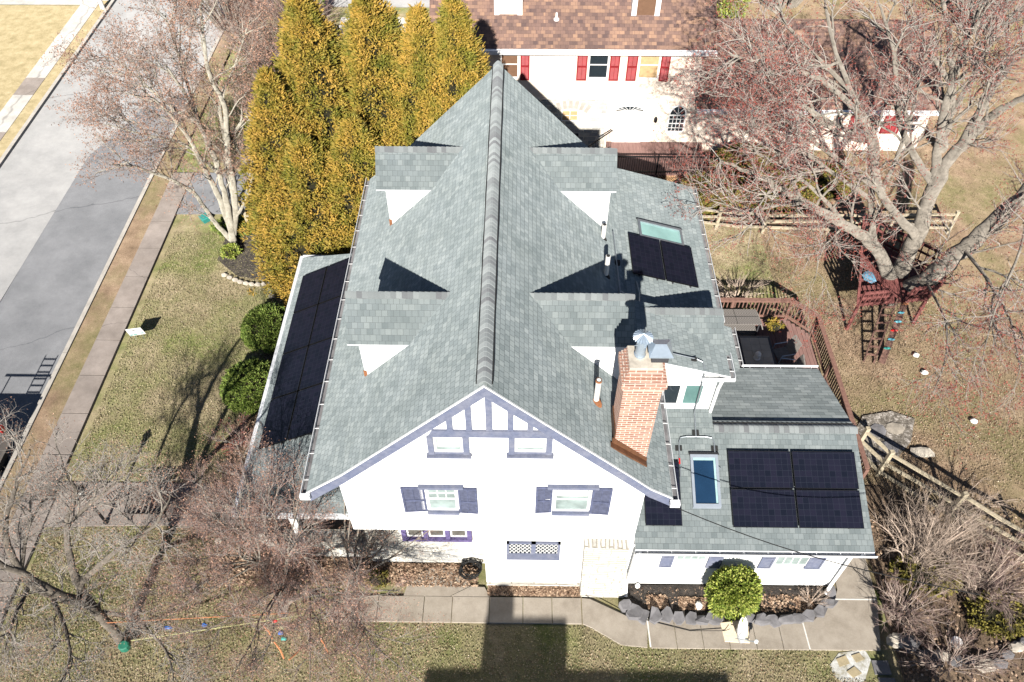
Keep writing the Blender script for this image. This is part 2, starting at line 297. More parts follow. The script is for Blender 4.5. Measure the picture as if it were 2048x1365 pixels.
# ================================================================ ground
struct('ground',MB().box((-140,-90,-.3),(160,220,-.06)),['lawn'])
sheet('back_yard',rect(3.1,45,9.6,60),-.03,'lawn_back')
sheet('front_lawn',rect(-15.9,9.9,-6,27.5),-.02,'lawn')
struct('road',MB().ext([(-19.65,-60,.01),(-16.25,-60,.01),(-16.25,95,.01),(-19.65,95,.01)],(0,0,-.04),0),['asphalt_dark'])
struct('road_lane',MB().ext([(-23.2,-60,.014),(-19.6,-60,.014),(-19.68,20,.014),(-19.55,29.5,.014),(-18.2,33.5,.014),(-16.3,35,.014),(-16.3,95,.014),(-23.2,95,.014)],(0,0,-.04),0),['asphalt_light'])
kb=MB(); ys=[-40+i*3.05 for i in range(44)]
for y in ys: kb.ext([(-16.26,y,.14),(-16.10,y,.14),(-16.10,y+3.03,.14),(-16.26,y+3.03,.14)],(0,0,-.2),0)
struct('kerb',kb,['kerb']); kb=MB()
for y in ys: kb.ext([(-23.36,y,.14),(-23.18,y,.14),(-23.18,y+3.03,.14),(-23.36,y+3.03,.14)],(0,0,-.2),0)
struct('kerb',kb,['kerb'])
vg=MB(); vg.ext([(-16.10,-60,.08),(-15.48,-60,.08),(-15.30,24,.08),(-15.3,95,.08),(-16.10,95,.08)],(0,0,-.12),0); struct('grass_verge',vg,['lawn_back'])
sw=MB(); 
for i in range(36):
    y=-30+i*1.62; xo=lambda t: -15.48+.18*max(0,min(1,(t+60)/84)); 
    sw.ext([(xo(y),y,.10),(-14.32 if y<12 else -14.42+.0,y,.10),(-14.42 if y>11 else -14.32,y+1.585,.10),(xo(y+1.6),y+1.585,.10)],(0,0,-.14),0)
struct('pavement',sw,['walk_old'])
sheet('far_lawn',rect(-45,-24.95,5,43.4),.06,'lawn_straw'); sheet('far_verge',rect(-24.0,-23.34,-40,44),.07,'lawn_straw')
fs=MB(); fm=[]
for i in range(30):
    y=8+i*1.55; k=1
    if 30.0<y<35.4: k=0
    if 33.3<y<34.6: k=2
    if y>39: k=3
    if y>=31.5 and y<33.3 or 35.3<y<40: k=0
    fs.ext([(-24.97,y,.09),(-23.98,y,.09),(-23.98,y+1.53,.09),(-24.97,y+1.53,.09)],(0,0,-.1),k)
struct('far_pavement',fs,['concrete_new','walk_old','walk_old','concrete_new'])
sheet('far_driveway',rect(-45,-23.2,43.6,46.5),.05,'concrete_new')
sheet('path',[(-14.35,11.2),(-11.2,11.3),(-7.4,11.3),(-7.4,12.72),(-14.35,12.75)],.03,'walk_old')
sheet('driveway',[(-16.1,25.6),(-6,25.8),(-6,28.4),(-16.1,28.4)],.035,'asphalt_dark')
# cross street far behind the neighbour house
sheet('cross_street',rect(-16,9,43.6,52),.02,'asphalt_light'); sheet('cross_pavement',rect(-10,9,41.0,42.3),.05,'concrete_new'); sheet('neighbour_drive',rect(-10,-3.6,32,40.9),.03,'walk_old')
# front walk: slabs with dark joints
fw=MB(); jn=MB(); base=[(-5.2,8.44),(-3.9,8.43),(-2.6,8.43),(-1.8,8.43),(-.75,8.43),(.2,8.43),(1.02,8.43),(1.85,8.43)]
for a,b in zip(base,base[1:]): fw.ext([(a[0]+.01,8.43,.05),(b[0]-.01,8.43,.05),(b[0]-.01,9.16,.05),(a[0]+.01,9.16,.05)],(0,0,-.08),0)
fw.ext([(1.87,8.43,.05),(2.1,8.33,.05),(2.9,7.86,.05),(3.6,7.80,.05),(3.68,8.62,.05),(3.1,8.66,.05),(2.1,9.14,.05),(1.87,9.16,.05)],(0,0,-.08),0)
xs=[3.70,4.42,5.15,5.87,6.6,7.32,8.02]
for a,b in zip(xs,xs[1:]): fw.ext([(a+.01,7.79,.05),(b-.01,7.79,.05),(b-.03,8.58,.05),(a-.01,8.58,.05)],(0,0,-.08),0)
fw.ext([(8.04,7.79,.05),(9.95,7.80,.05),(10.25,9.2,.05),(9.0,9.2,.05),(8.3,8.6,.05),(8.0,8.58,.05)],(0,0,-.08),0)
fw.ext([(9.05,9.22,.05),(10.25,9.22,.05),(10.3,13.2,.05),(9.3,13.2,.05),(9.2,9.5,.05)],(0,0,-.08),0)
fw.ext([(-3.2,9.18,.05),(-1.9,9.18,.05),(-1.3,9.5,.05),(-1.7,10.0,.05),(-2.5,10.05,.05),(-3.1,9.6,.05)],(0,0,-.08),0)
fw.ext([(-1.86,9.18,.05),(-.75,9.18,.05),(-.9,9.45,.05),(-1.3,9.47,.05)],(0,0,-.08),0)
struct('path',fw,['walk_front'])
jn.ext([(9.0,9.2,.056),(10.22,9.2,.056),(10.22,9.235,.056),(9.0,9.235,.056)],(0,0,-.02),0)
jn.ext([(8.01,7.8,.056),(8.045,7.8,.056),(8.01,8.57,.056),(7.975,8.57,.056)],(0,0,-.02),0); jn.ext([(3.67,7.81,.056),(3.71,7.81,.056),(3.69,8.6,.056),(3.65,8.6,.056)],(0,0,-.02),0)
struct('path_joint',jn,['joint_light'])
sheet('planting_bed',[(-.8,9.22),(1.85,9.2),(1.85,9.56),(-.8,9.56)],.045,'mulch_leaf')
sheet('planting_bed',[(3.1,8.66),(8.35,8.62),(8.9,9.1),(8.95,9.58),(3.1,9.58)],.07,'mulch')
sheet('planting_bed',[(-12.0,22.9),(-11.0,22.0),(-9.6,21.7),(-7.6,21.0),(-7.6,25.3),(-12,25.3)],.02,'mulch')
sheet('planting_bed',[(-8.9,10),(-7.2,9.6),(-1.1,9.7),(-1.1,10.4),(-7.3,10.5),(-7.2,20.5),(-8.3,21.2),(-9.3,19),(-8.9,17),(-9.5,15)],.025,'mulch_leaf')
sheet('planting_bed',[(10.35,6.6),(14.5,6.2),(20,7),(20,9.6),(15.2,9.8),(11.4,12.9),(10.45,12.9)],.03,'mulch_leaf')
sheet('planting_bed',[(6.2,25.4),(13,25.2),(13,30.3),(8.4,30.3),(6.2,28.5)],.03,'mulch_leaf')
# ================================================================ main house
H=thing('house',(-.6,14.5,0),'white stucco house with grey shingle roof, dormers and dark solar panels, in the middle','house')
YF,YR,YB=9.58,9.28,20.85
w_=MB()
def prism(mb,prof,y0,y1,m=0):       # prof: (x,z) counter-clockwise seen from -Y
    mb.ext([(x,y0,z) for x,z in prof],(0,y1-y0,0),m); return mb
prism(w_,[(-4.2,3.26),(3.05,3.26),(3.05,5.95),(2.6,6.25),(-.65,9.62),(-3.9,6.35),(-4.2,6.1)],YF,20.5)
prism(w_,[(-.85,.14),(3.05,.14),(3.05,3.26),(-.85,3.26)],YF,20.5)
w_.box((3.05,9.6,.1),(9.0,15.0,2.93)); w_.ext([(9.0,9.6,2.93),(9.0,15.0,2.93),(9.0,12.28,3.98)],(-5.7,0,0),0)
w_.box((3.05,14.62,0),(5.45,20.5,5.38)); w_.box((5.45,13.4,0),(6.6,16.75,2.93))
prism(w_,[(3.0,2.9),(5.2,2.9),(5.2,5.93),(3.0,6.55)],12.75,14.55)
obj('wall',w_,'stucco',H)
obj('wall',MB().box((-4.2,10.2,0),(-.852,20.4,3.255)),'stone_grey',H,'whitewashed stone ground floor wall under the overhang')
bt=MB(); bt.ext([(1.83,9.22,0),(3.08,9.20,0),(2.92,9.30,2.86),(1.76,9.30,2.92)],(0,.27,0),0); bt.box((-.84,9.5,0),(1.82,9.62,.16),0)
obj('buttress',bt,'stone_white',H)
# roofs
def slab(mb,pts,th=.07,m=0,ms=1): mb.ext(pts,(0,0,-th),m,ms); return mb
zr=9.83; xr=-.65
rf=MB()
Lk=(-3.95,6.48); Le=(-4.9,5.66); Rk=(2.55,6.55); Rf=(3.05,6.02); Re=(3.62,5.60)
def rp(x,y,z): return (x,y,z)
slab(rf,[(Lk[0],YR,Lk[1]),(xr,YR,zr),(xr,YB,zr),(Lk[0],YB,Lk[1])]); slab(rf,[(Le[0],YR,Le[1]),(Lk[0],YR,Lk[1]),(Lk[0],YB,Lk[1]),(Le[0],YB,Le[1])])
slab(rf,[(xr,YR,zr),(Rk[0],YR,Rk[1]),(Rk[0],YB,Rk[1]),(xr,YB,zr)])
slab(rf,[(Rk[0],YR,Rk[1]),(Rf[0],YR,Rf[1]),(Rf[0],YB,Rf[1]),(Rk[0],YB,Rk[1])]); slab(rf,[(Rf[0],YR,Rf[1]),(Re[0],YR,Re[1]),(Re[0],13.0,Re[1]),(Rf[0],13.0,Rf[1])])
# upper rear extension roofs
def zS1(x): return 5.38+.29*(5.64-x)
def zS2(x): return 5.90+.30*(5.50-x)
slab(rf,[(2.9,14.62,zS1(2.9)),(5.66,14.62,zS1(5.66)),(5.66,20.95,zS1(5.66)),(2.9,20.95,zS1(2.9))])
slab(rf,[(2.3,12.6,zS2(2.3)),(5.45,12.6,zS2(5.45)),(5.45,14.6,zS2(5.45)),(2.3,14.6,zS2(2.3))])
# small cross gable: front slope and steep back
slab(rf,[(2.2,13.40,5.88),(5.42,13.40,5.88),(5.42,14.36,6.52),(2.2,14.36,6.52)]); rf.ext([(5.42,14.36,6.47),(5.42,14.66,5.2),(2.2,14.66,5.2),(2.2,14.36,6.47)],(0,-.06,0),0,1)
# wing: front slope with catslide, rear slope, lower link
sw_=lambda y:2.96+.383*(y-9.25)
slab(rf,[(3.06,9.25,sw_(9.25)),(9.2,9.25,sw_(9.25)),(9.12,12.28,sw_(12.28)),(3.06,12.28,sw_(12.28))]); slab(rf,[(3.06,12.283,sw_(12.28)),(5.28,12.283,sw_(12.28)),(5.28,12.76,sw_(12.76)),(3.06,12.76,sw_(12.76))])
obj('roof',rf,['shingle','gutter_white'],H)
r2=MB()
slab(r2,[(5.21,12.285,4.12),(9.12,12.285,4.12),(9.16,15.25,2.97),(6.78,15.25,2.97),(5.21,13.68,3.575)])
obj('roof',r2,['shingle_rear_lifted','gutter_white'],H,'rear slope of the side wing roof, turned from the sun')
r3=MB(); slab(r3,[(5.21,13.68,3.578),(6.78,15.25,2.973),(6.78,16.9,2.973),(5.21,16.9,3.578)]); obj('roof',r3,['shingle','gutter_white'],H)
# porch roof (street side)
pf=MB(); px0,px1=-7.45,-4.21; zp=lambda x:3.02+.50*(x-px0)
slab(pf,[(px0,10.15,3.02),(px0,19.9,3.02),(px1,18.55,zp(px1)),(px1,11.5,zp(px1))][::-1]); slab(pf,[(px0,10.15,3.02),(px1,10.15,3.02),(px1,11.5,zp(px1))]); slab(pf,[(px0,19.9,3.02),(px1,18.55,zp(px1)),(px1,19.9,3.02)])
PR=obj('porch_roof',pf,['shingle','gutter_white'],H)
pg=MB(); pg.box((px0-.10,10.08,2.88),(px0-.0,19.98,3.02)); pg.box((px0,10.05,2.88),(px1-.05,10.15,3.02)); pg.box((px0,19.9,2.88),(px1,20.0,3.05)); obj('gutter',pg,'gutter_white',PR)
pw=MB(); pw.box((-7.2,10.35,0),(-4.22,10.75,.95)); pw.box((-7.2,10.75,0),(-6.85,19.5,.95)); obj('porch_wall',pw,'stone_grey',H)
for (x,y) in ((-7.05,10.5),(-7.05,15.0),(-7.05,19.3)): obj('pillar',MB().box((x-.22,y-.22,.95),(x+.22,y+.22,2.9)),'stone_grey',H)
obj('porch_post',MB().box((-6.2,10.3,.95),(-6.0,10.5,2.9)),'white_paint',H)
obj('porch_floor',MB().box((-6.85,10.76,.0),(-4.22,19.4,.4)),'walk_old',H)
# gutters with straps
def gutter(p,q,n,out,parent=H,m='gutter_white'):
    g=MB(); P=Vector(p);Q=Vector(q); o=Vector(out)
    g.beam(P+o*.10,Q+o*.10,.012,.09); g.beam(P+Vector((0,0,-.1)),Q+Vector((0,0,-.1)),.14,.015); gt=obj('gutter',g,m,parent)
    for i in range(n):
        c=P.lerp(Q,(i+.5)/n); obj('gutter_strap',MB().beam(c-o*.02+Vector((0,0,.01)),c+o*.105+Vector((0,0,.0)),.014,.010),'white_paint',gt)
    
    inn=MB(); inn.beam(P+o*.05+Vector((0,0,-.085)),Q+o*.05+Vector((0,0,-.085)),.085,.01); obj('gutter_bed',inn,'slate',gt)
gutter((-4.92,9.25,5.64),(-4.92,20.9,5.64),16,(-1,0,0)); gutter((3.64,9.22,5.58),(3.64,12.9,5.58),6,(1,0,0))
gutter((5.68,15.0,5.36),(5.68,20.95,5.36),9,(1,0,0)); gutter((3.06,9.23,2.93),(9.24,9.23,2.93),10,(0,-1,0)); gutter((6.80,15.3,2.95),(6.80,16.9,2.95),3,(1,0,0)); gutter((6.86,15.27,2.94),(9.2,15.27,2.94),5,(0,1,0))
gutter((5.47,12.6,5.88),(5.47,13.4,5.88),2,(1,0,0)); obj('gutter_end',MB().box((-5.04,9.16,5.50),(-4.8,9.25,5.66)),'gutter_white',H); obj('gutter_end',MB().box((3.55,9.10,5.44),(3.78,9.22,5.60)),'gutter_white',H)
obj('gutter',MB().box((4.75,12.62,5.70),(5.6,12.76,5.72)).box((4.75,12.6,5.70),(5.6,12.625,5.82)),'gutter_white',H)
# downspouts
def spout(pts,r=.045,m='white_paint'): obj('downspout',MB().tube(pts,r,6),m,H)
spout([(5.3,12.66,5.7),(5.26,12.68,5.3),(5.24,12.68,3.95)]); spout([(3.2,9.2,2.85),(3.14,9.38,2.5),(3.12,9.45,.3),(3.12,9.2,.1)],.05); spout([(8.9,9.2,2.85),(8.92,9.5,2.4),(8.95,9.53,.4),(8.8,9.35,.12)],.05)

# ridge caps: overlapping bent shingles, each a loose piece
def caps(p,q,hw,drop,step=.13,lift=.035):
    P=Vector(p);Q=Vector(q); L=(Q-P).length; n=int(L/step); d=(Q-P).normalized(); s=d.cross(Vector((0,0,1))).normalized(); mb=MB()
    prof=[(-1,-1),(-.55,-.42),(-.18,-.06),(.18,-.06),(.55,-.42),(1,-1)]
    for i in range(n):
        a=P+d*(i*step); b=P+d*(i*step+step*1.7); rows=[]
        for c,dz in ((a,lift),(b,lift-.028)):
            rows.append([c+s*(hw*t)+Vector((0,0,drop*h+dz)) for t,h in prof])
        dn=Vector((0,0,-.03)); u=rnd.randint(0,9999)+.5
        for k in range(5):
            mb.face([rows[0][k],rows[0][k+1],rows[1][k+1],rows[1][k]],0,[(u,0)]*4); mb.face([rows[0][k]+dn,rows[0][k+1]+dn,rows[0][k+1],rows[0][k]],0,[(u,0)]*4)
    return mb
RC=obj('ridge_cap',caps((xr,9.30,zr+.05),(xr,20.85,zr+.05),.145,.14,.125,.05),'cap_shingle',H)
for sx in (-1,1): cb=MB(); cb.tube([(xr+sx*.155,9.36,zr-.075)]+[(xr+sx*.16+.006*math.sin(i*1.7),9.5+i*.57,zr-.085) for i in range(20)]+[(xr+sx*.16,20.8,zr-.085)],.013,5); obj('ridge_vent_edge',cb,'rubber',H)
obj('ridge_cap',caps((5.3,12.28,4.15),(9.12,12.28,4.15),.15,.075,.135,.02),'cap_shingle',H); obj('ridge_vent_edge',MB().beam((5.3,12.43,4.12),(9.12,12.43,4.12),.02,.03),'rubber',H)
obj('ridge_cap',caps((2.7,14.36,6.56),(5.42,14.36,6.56),.13,.11,.13,.03),'cap_shingle',H)
# barge boards
bb=MB(); 
def board(a,b,wd,y0=9.26,y1=9.34,m=0):
    a=Vector((a[0],0,a[1]));b=Vector((b[0],0,b[1])); n=Vector((0,0,-1.36))
    q=[a,b,b+n*wd,a+n*wd]
    if b.x<a.x: q=[b,a,a+n*wd,b+n*wd]
    q=[q[3],q[2],q[1],q[0]]; bb.ext([(v.x,y0,v.z) for v in q],(0,y1-y0,0),m)
dz=.075
for a,b in (((xr,zr-dz),(Lk[0],Lk[1]-dz)),((Lk[0],Lk[1]-dz),(Le[0]+.05,Le[1]-dz)),((xr,zr-dz),(Rk[0],Rk[1]-dz)),((Rk[0],Rk[1]-dz),(Rf[0],Rf[1]-dz)),((Rf[0],Rf[1]-dz),(Re[0],Re[1]-dz))): board(a,b,.225)
obj('barge_board',bb,'blue_trim',H)
bb=MB()
for a,b in (((xr,zr+.005),(Lk[0],Lk[1]+.005)),((Lk[0],Lk[1]+.005),(Le[0],Le[1]+.005)),((xr,zr+.005),(Rk[0],Rk[1]+.005)),((Rk[0],Rk[1]+.005),(Rf[0],Rf[1]+.005)),((Rf[0],Rf[1]+.005),(Re[0],Re[1]+.005))): board(a,b,.028,9.24,9.262)
obj('drip_edge',bb,'white_paint',H)
sf=MB(); # soffit under the rake
for a,b in (((Le[0],Le[1]),(Lk[0],Lk[1])),((Lk[0],Lk[1]),(xr,zr)),((xr,zr),(Rk[0],Rk[1])),((Rk[0],Rk[1]),(Rf[0],Rf[1])),((Rf[0],Rf[1]),(Re[0],Re[1]))):
    sf.ext([(a[0],9.34,a[1]-.08),(b[0],9.34,b[1]-.08),(b[0],9.58,b[1]-.08),(a[0],9.58,a[1]-.08)],(0,0,-.05),0)
obj('soffit',sf,'white_paint',H)
# half-timber beams
def W(x,y,Y=YF): return GY(x,y,Y)
tb=MB(); yb0=YF-.045
def vb(xa,xb,z0,z1,lean=0.): tb.ext([(xa+lean,yb0,z0),(xb+lean,yb0,z0),(xb,yb0,z1),(xa,yb0,z1)],(0,.05,0),0)
zb0,zb1=7.63,7.87
tb.ext([(-1.93,yb0-.01,zb0),(.72,yb0-.01,zb0),(.60,yb0-.01,zb1),(-1.82,yb0-.01,zb1)],(0,.06,0),0)
for xc,wd,zt in ((-1.44,.13,8.47),(-1.03,.13,8.92),(-.60,.14,9.4),(-.15,.13,8.98),(.27,.13,8.55)): vb(xc-wd/2,xc+wd/2,zb1,zt)
obj('timber_frame',tb,'blue_trim',H)
# windows ---------------------------------------------------------
def window(parent,x0,x1,z0,z1,Y,fr='white_paint',gl='glass_dark',t=.06,blind=0,mun=None,proud=.03,sill=None,name='window',depth=.05,rail=True):
    f=MB(); y0=Y-proud
    for a in (((x0,z0),(x1,z0+t)),((x0,z1-t),(x1,z1)),((x0,z0+t),(x0+t,z1-t)),((x1-t,z0+t),(x1,z1-t))): f.box((a[0][0],y0,a[0][1]),(a[1][0],Y+.02,a[1][1]))
    if rail: f.box((x0+t,y0+.004,(z0+z1)/2-.022),(x1-t,Y+.02,(z0+z1)/2+.022))
    wn=obj(name,f,fr,parent)
    obj('pane',MB().box((x0+t,y0+.019,z0+t),(x1-t,Y+.02,z1-t)),gl,wn)
    if blind:
        b=MB(); n=int((z1-z0)*blind/.05); 
        for i in range(n): zz=z1-t-.03-i*.05; b.box((x0+t+.02,y0+.011,zz-.034),(x1-t-.02,y0+.018,zz))
        obj('blind',b,'pvc_white',wn)
    if mun:
        g=MB(); nx,nz,za,zb=mun; za=z0+(z1-z0)*za; zb=z0+(z1-z0)*zb
        for i in range(1,nx): xx=x0+t+(x1-x0-2*t)*i/nx; g.box((xx-.012,y0+.008,za+t*.5),(xx+.012,y0+.018,zb-t*.5))
        for j in range(1,nz): zz=za+(zb-za)*j/nz; g.box((x0+t,y0+.006,zz-.012),(x1-t,y0+.016,zz+.012))
        obj('glazing_bar',g,'white_paint',wn)
    if sill: obj('sill',MB().box((x0-.06,Y-.11,z0-.07),(x1+.06,Y,z0)),sill,wn)
    return wn
def shutter(parent,x0,x1,z0,z1,Y,mt,lou=True,tilt=0.):
    s=MB(); y0=Y-.05; t=.05
    def bx(a,b,c,e,f0,f1):
        sl=tilt; P=[(a,f0-sl*(a-x0),c),(b,f0-sl*(b-x0),c),(b,f0-sl*(b-x0),e),(a,f0-sl*(a-x0),e)]; s.ext(P,(0,f1-f0,0),0)
    zm=z0+(z1-z0)*.47
    for a in ((x0,x0+t,z0,z1),(x1-t,x1,z0,z1),(x0+t,x1-t,z0,z0+t),(x0+t,x1-t,z1-t,z1),(x0+t,x1-t,zm-.03,zm+.03)): bx(*a,y0,Y-.005)
    if lou:
        z=z0+t+.01
        while z<z1-t-.03:
            if abs(z-zm)>.05: s.ext([(x0+t,y0+.012-tilt*t,z),(x1-t,y0+.012-tilt*(x1-x0-t),z),(x1-t,y0+.034-tilt*(x1-x0-t),z+.034),(x0+t,y0+.034-tilt*t,z+.034)],(0,.006,0),0)
            z+=.042
        xm=(x0+x1)/2; bx(xm-.008,xm+.008,z0+t,z1-t,y0+.002,y0+.01)
        bx(x0+t,x1-t,z0+t,z1-t,Y-.014,Y-.006)
    else: bx(x0+t,x1-t,z0+t,z1-t,y0+.02,Y-.006)
    return obj('shutter',s,mt,parent)
for a,b in (((862,873),(928,905)),((1026,873),(1092,905))):
    p=W(*a);q=W(*b); wn=window(H,p[0]+.04,q[0]-.01,q[2]+.05,zb0-.0,YF,gl='curtain_pale',blind=.62,rail=False)
    c=MB(); c.box((p[0]-.10,YF-.06,q[2]-.02),(p[0]+.035,YF+.01,zb0)); c.box((q[0]-.005,YF-.06,q[2]-.02),(q[0]+.13,YF+.01,zb0)); c.box((p[0]-.14,YF-.13,q[2]-.07),(q[0]+.17,YF+.01,q[2]-.02)); c.box((p[0]+.035,YF-.04,q[2]-.02),(q[0]-.005,YF+.01,q[2]+.05))
    obj('surround',c,'blue_trim',wn)
for a,b,(sl,sr) in (((850,972),(918,1020),(806,955)),((1109,972),(1177,1022),(1071,1221))):
    p=W(*a);q=W(*b); x0,x1,z0,z1=p[0],q[0],q[2]+.03,p[2]-.02
    wn=window(H,x0,x1,z0,z1,YF,gl='curtain_pale',mun=(3,2,.5,1.0) if a[0]<900 else None,blind=0 if a[0]<900 else .35)
    obj('lintel',MB().box((x0-.16,YF-.10,z1),(x1+.16,YF+.01,z1+.09)),'blue_trim',wn); obj('sill',MB().box((x0-.02,YF-.10,z0-.12),(x1+.02,YF+.01,z0)),'blue_trim',wn)
    L_=W(sl,1000)[0]; R__=W(sr,1000)[0]; shutter(wn,L_,x0-.03,z0-.1,z1-.02,YF,'shutter_blue_shaded',tilt=-.06); shutter(wn,x1+.02,R__,z0-.1,z1-.02,YF,'shutter_blue_shaded',tilt=.06)
p=(-3.55,0);  # ground floor triple window
for i in range(3):
    x0=-3.02+i*.60; window(H,x0,x0+.46,1.72,3.0,10.2,gl='pane_grey',t=.05,rail=True)
tw=MB()
for xx in (-3.16,-2.56,-1.96,-1.36): tw.box((xx,10.12,1.66),(xx+.13,10.21,3.25))
tw.box((-3.16,10.1,1.55),(-1.23,10.21,1.66)); obj('window_frame',tw,'purple_trim',H)
# lattice bay window
p=W(1013,1082);q=W(1119,1111); lx0,lx1,lz0,lz1=p[0],q[0],q[2],p[2]
lf=MB(); t=.07; 
for a in (((lx0,lz0),(lx1,lz0+.04)),((lx0,lz1-t),(lx1,lz1)),((lx0,lz0),(lx0+t,lz1)),((lx1-t,lz0),(lx1,lz1)),(((lx0+lx1)/2-.06,lz0),((lx0+lx1)/2+.06,lz1))): lf.box((a[0][0],YF-.06,a[0][1]),(a[1][0],YF+.01,a[1][1]))
lf.ext([(lx0,YF-.14,lz0-.02),(lx1,YF-.14,lz0-.02),(lx1,YF-.055,lz0+.18),(lx0,YF-.055,lz0+.18)],(0,.02,0),0)
LW=obj('window',lf,'blue_trim',H); obj('pane',MB().box((lx0+.05,YF-.02,lz0+.03),(lx1-.05,YF-.012,lz1-.05)),'glass_dark',LW)
lt=MB(); xm=(lx0+lx1)/2
for (a,b) in ((lx0+t,xm-.06),(xm+.06,lx1-t)):
    z0,z1=lz0+.06,lz1-t; st=.115; k=a-(z1-z0)*.62
    while k<b:
        for sgn in (1,-1):
            pts=[]; 
            for T in (0,1):
                x=k+(z1-z0)*.62*T if sgn>0 else k+(z1-z0)*.62*(1-T); pts.append((x,z0+(z1-z0)*T))
            (xa,za),(xb,zb)=pts; 
            def clip(x,z,x2,z2):
                if x<a: f=(a-x)/(x2-x); return a,z+(z2-z)*f
                if x>b: f=(b-x)/(x2-x); return b,z+(z2-z)*f
                return x,z
            if max(xa,xb)>a+.01 and min(xa,xb)<b-.01:
                c0=clip(xa,za,xb,zb); c1=clip(xb,zb,xa,za); lt.beam((c0[0],YF-.03,c0[1]),(c1[0],YF-.03,c1[1]),.012,.014)
        k+=st
obj('lattice',lt,'white_paint',LW)
# wing front windows
for (a,b,s1,s2) in (((1353,1107),(1412,1120),(1318,1352),(1412,1450)),((1556,1108),(1612,1130),(1518,1554),(1613,1655))):
    p=W(*a,9.6);q=W(*b,9.6); z1=2.55; z0=q[2]
    wn=window(H,p[0],q[0],z0 if a[0]>1400 else z0,z1,9.6,gl='curtain_pale',mun=(4,2,0,1),rail=False,t=.05)
    zz=W(1520,1134,9.6)[2]
    for s in (s1,s2): shutter(wn,W(s[0]+3,1120,9.6)[0],W(s[1]-6,1120,9.6)[0],zz-.02,z1-.02,9.6,'blue_trim',lou=False)
# S2 window
p=W(1327,757,12.75);q=W(1393,812,12.75)
for x0,x1,g in ((3.82,4.32,'glass_dark'),(4.38,4.92,'glass_teal')): window(H,x0,x1,4.52,5.42,12.75,gl=g,t=.05,rail=False)
# dormers ---------------------------------------------------------
def dormer(side,yc,zc=8.87):
    hw=.74; ze=7.92 if yc<15 else 8.02; xf=-3.70 if side<0 else 2.50; xo=-3.97 if side<0 else 2.66; xi=-1.2 if side<0 else -.1
    b=MB(); pr=[(yc-hw,5.9),(yc-hw,ze),(yc,zc-.06),(yc+hw,ze),(yc+hw,5.9)]
    P=[(xf,y,z) for y,z in pr]
    if side>0: b.ext([P[0],P[4],P[3],P[2],P[1]],(xi-xf,0,0),0)
    else: b.ext(P,(xi-xf,0,0),0)
    D=obj('dormer',b,'stucco',H); r=MB(); e=hw+.005; ez=zc-(zc-ze)*(e/hw)+.0
    xa,xb=(xo,xi-.35) if side<0 else (xi+.35,xo)
    if side<0: xa,xb=xo,-1.0
    else: xa,xb=-.3,xo
    slab(r,[(xa,yc-e,ez),(xb,yc-e,ez),(xb,yc,zc),(xa,yc,zc)],.03); slab(r,[(xa,yc,zc),(xb,yc,zc),(xb,yc+e,ez),(xa,yc+e,ez)],.05)
    obj('roof',r,['shingle','gutter_white'],D)
    obj('ridge_cap',caps((xa,yc,zc+.03),(xb,yc,zc+.03),.10,.12,.13,.02),'cap_shingle',D)
    wf=MB(); s=-1 if side<0 else 1; wf.box((xf+s*.04,yc-.35,6.95),(xf,yc+.35,8.05)); obj('window_frame',wf,'white_paint',D); obj('pane',MB().box((xf+s*.05,yc-.28,7.02),(xf+s*.041,yc+.28,7.98)),'glass_dark',D)
    if side<0: obj('trim',MB().box((xf-.03,yc-hw-.012,6.72),(xf+.05,yc-hw-.001,6.95)),'rust',D)
for sd_ in (-1,1):
    for yc in (12.62,18.13): dormer(sd_,yc)
# chimney ---------------------------------------------------------
ch=MB(); cx0,cx1,cy0,cy1=2.17,2.96,9.87,10.58
ch.box((cx0,cy0,5.7),(cx1,cy1,8.95)); 
for i,(e,z0,z1) in enumerate(((.035,8.95,9.05),(.07,9.05,9.22),(.03,9.22,9.32),(-.01,9.32,9.42),(-.05,9.42,9.52))): ch.box((cx0-e,cy0-e,z0),(cx1+e,cy1+e,z1),0)
CH=obj('chimney',ch,'brick_red',H)
obj('crown',MB().box((cx0+.06,cy0+.06,9.52),(cx1-.06,cy1-.06,9.57)),'fieldstone',CH)
fl=MB(); fl.ext([(cx0-.06,cy0-.04,6.93),(cx1+.02,cy0-.04,6.10),(cx1+.02,cy0-.02,6.36),(cx0-.06,cy0-.02,7.20)],(0,.03,0),0); fl.ext([(cx0-.10,cy0-.16,7.07),(cx1+.02,cy0-.16,6.26),(cx1+.02,cy0-.03,6.26),(cx0-.10,cy0-.03,7.07)],(0,0,-.06),0)
fl.ext([(cx0-.03,cy1,7.4),(cx0-.03,cy0-.04,7.4),(cx0-.03,cy0-.04,6.9),(cx0-.03,cy1,6.9)],(.025,0,0),0); obj('flashing',fl,'copper',CH)
fp=MB(); fc=(2.46,10.28,9.56); fp.lathe(fc,[(.115,0),(.12,.05),(.105,.06),(.105,.52)],18); obj('flue_pipe',fp,'steel',CH)
cp=MB(); n=20; c0=Vector((fc[0],fc[1],fc[2]+.55))
for k in range(n):
    a0,a1,am=2*PI*k/n,2*PI*(k+1)/n,2*PI*(k+.5)/n; e=lambda a,r,z: c0+Vector((r*math.cos(a),r*math.sin(a),z))
    cp.face([c0+Vector((0,0,.11)),e(a0,.205,0),e(am,.195,.035)]); cp.face([c0+Vector((0,0,.11)),e(am,.195,.035),e(a1,.205,0)])
cp.lathe(c0+Vector((0,0,-.06)),[(.11,0),(.11,.03)],16); obj('flue_cap',cp,'steel',CH)
cc=MB(); a,b=(2.60,10.02),(3.08,10.50); z=9.80; mx=(a[0]+b[0])/2; my=(a[1]+b[1])/2
rd=[(mx-.11,my,z+.13),(mx+.11,my,z+.13)]; c4=[(a[0],a[1],z),(b[0],a[1],z),(b[0],b[1],z),(a[0],b[1],z)]
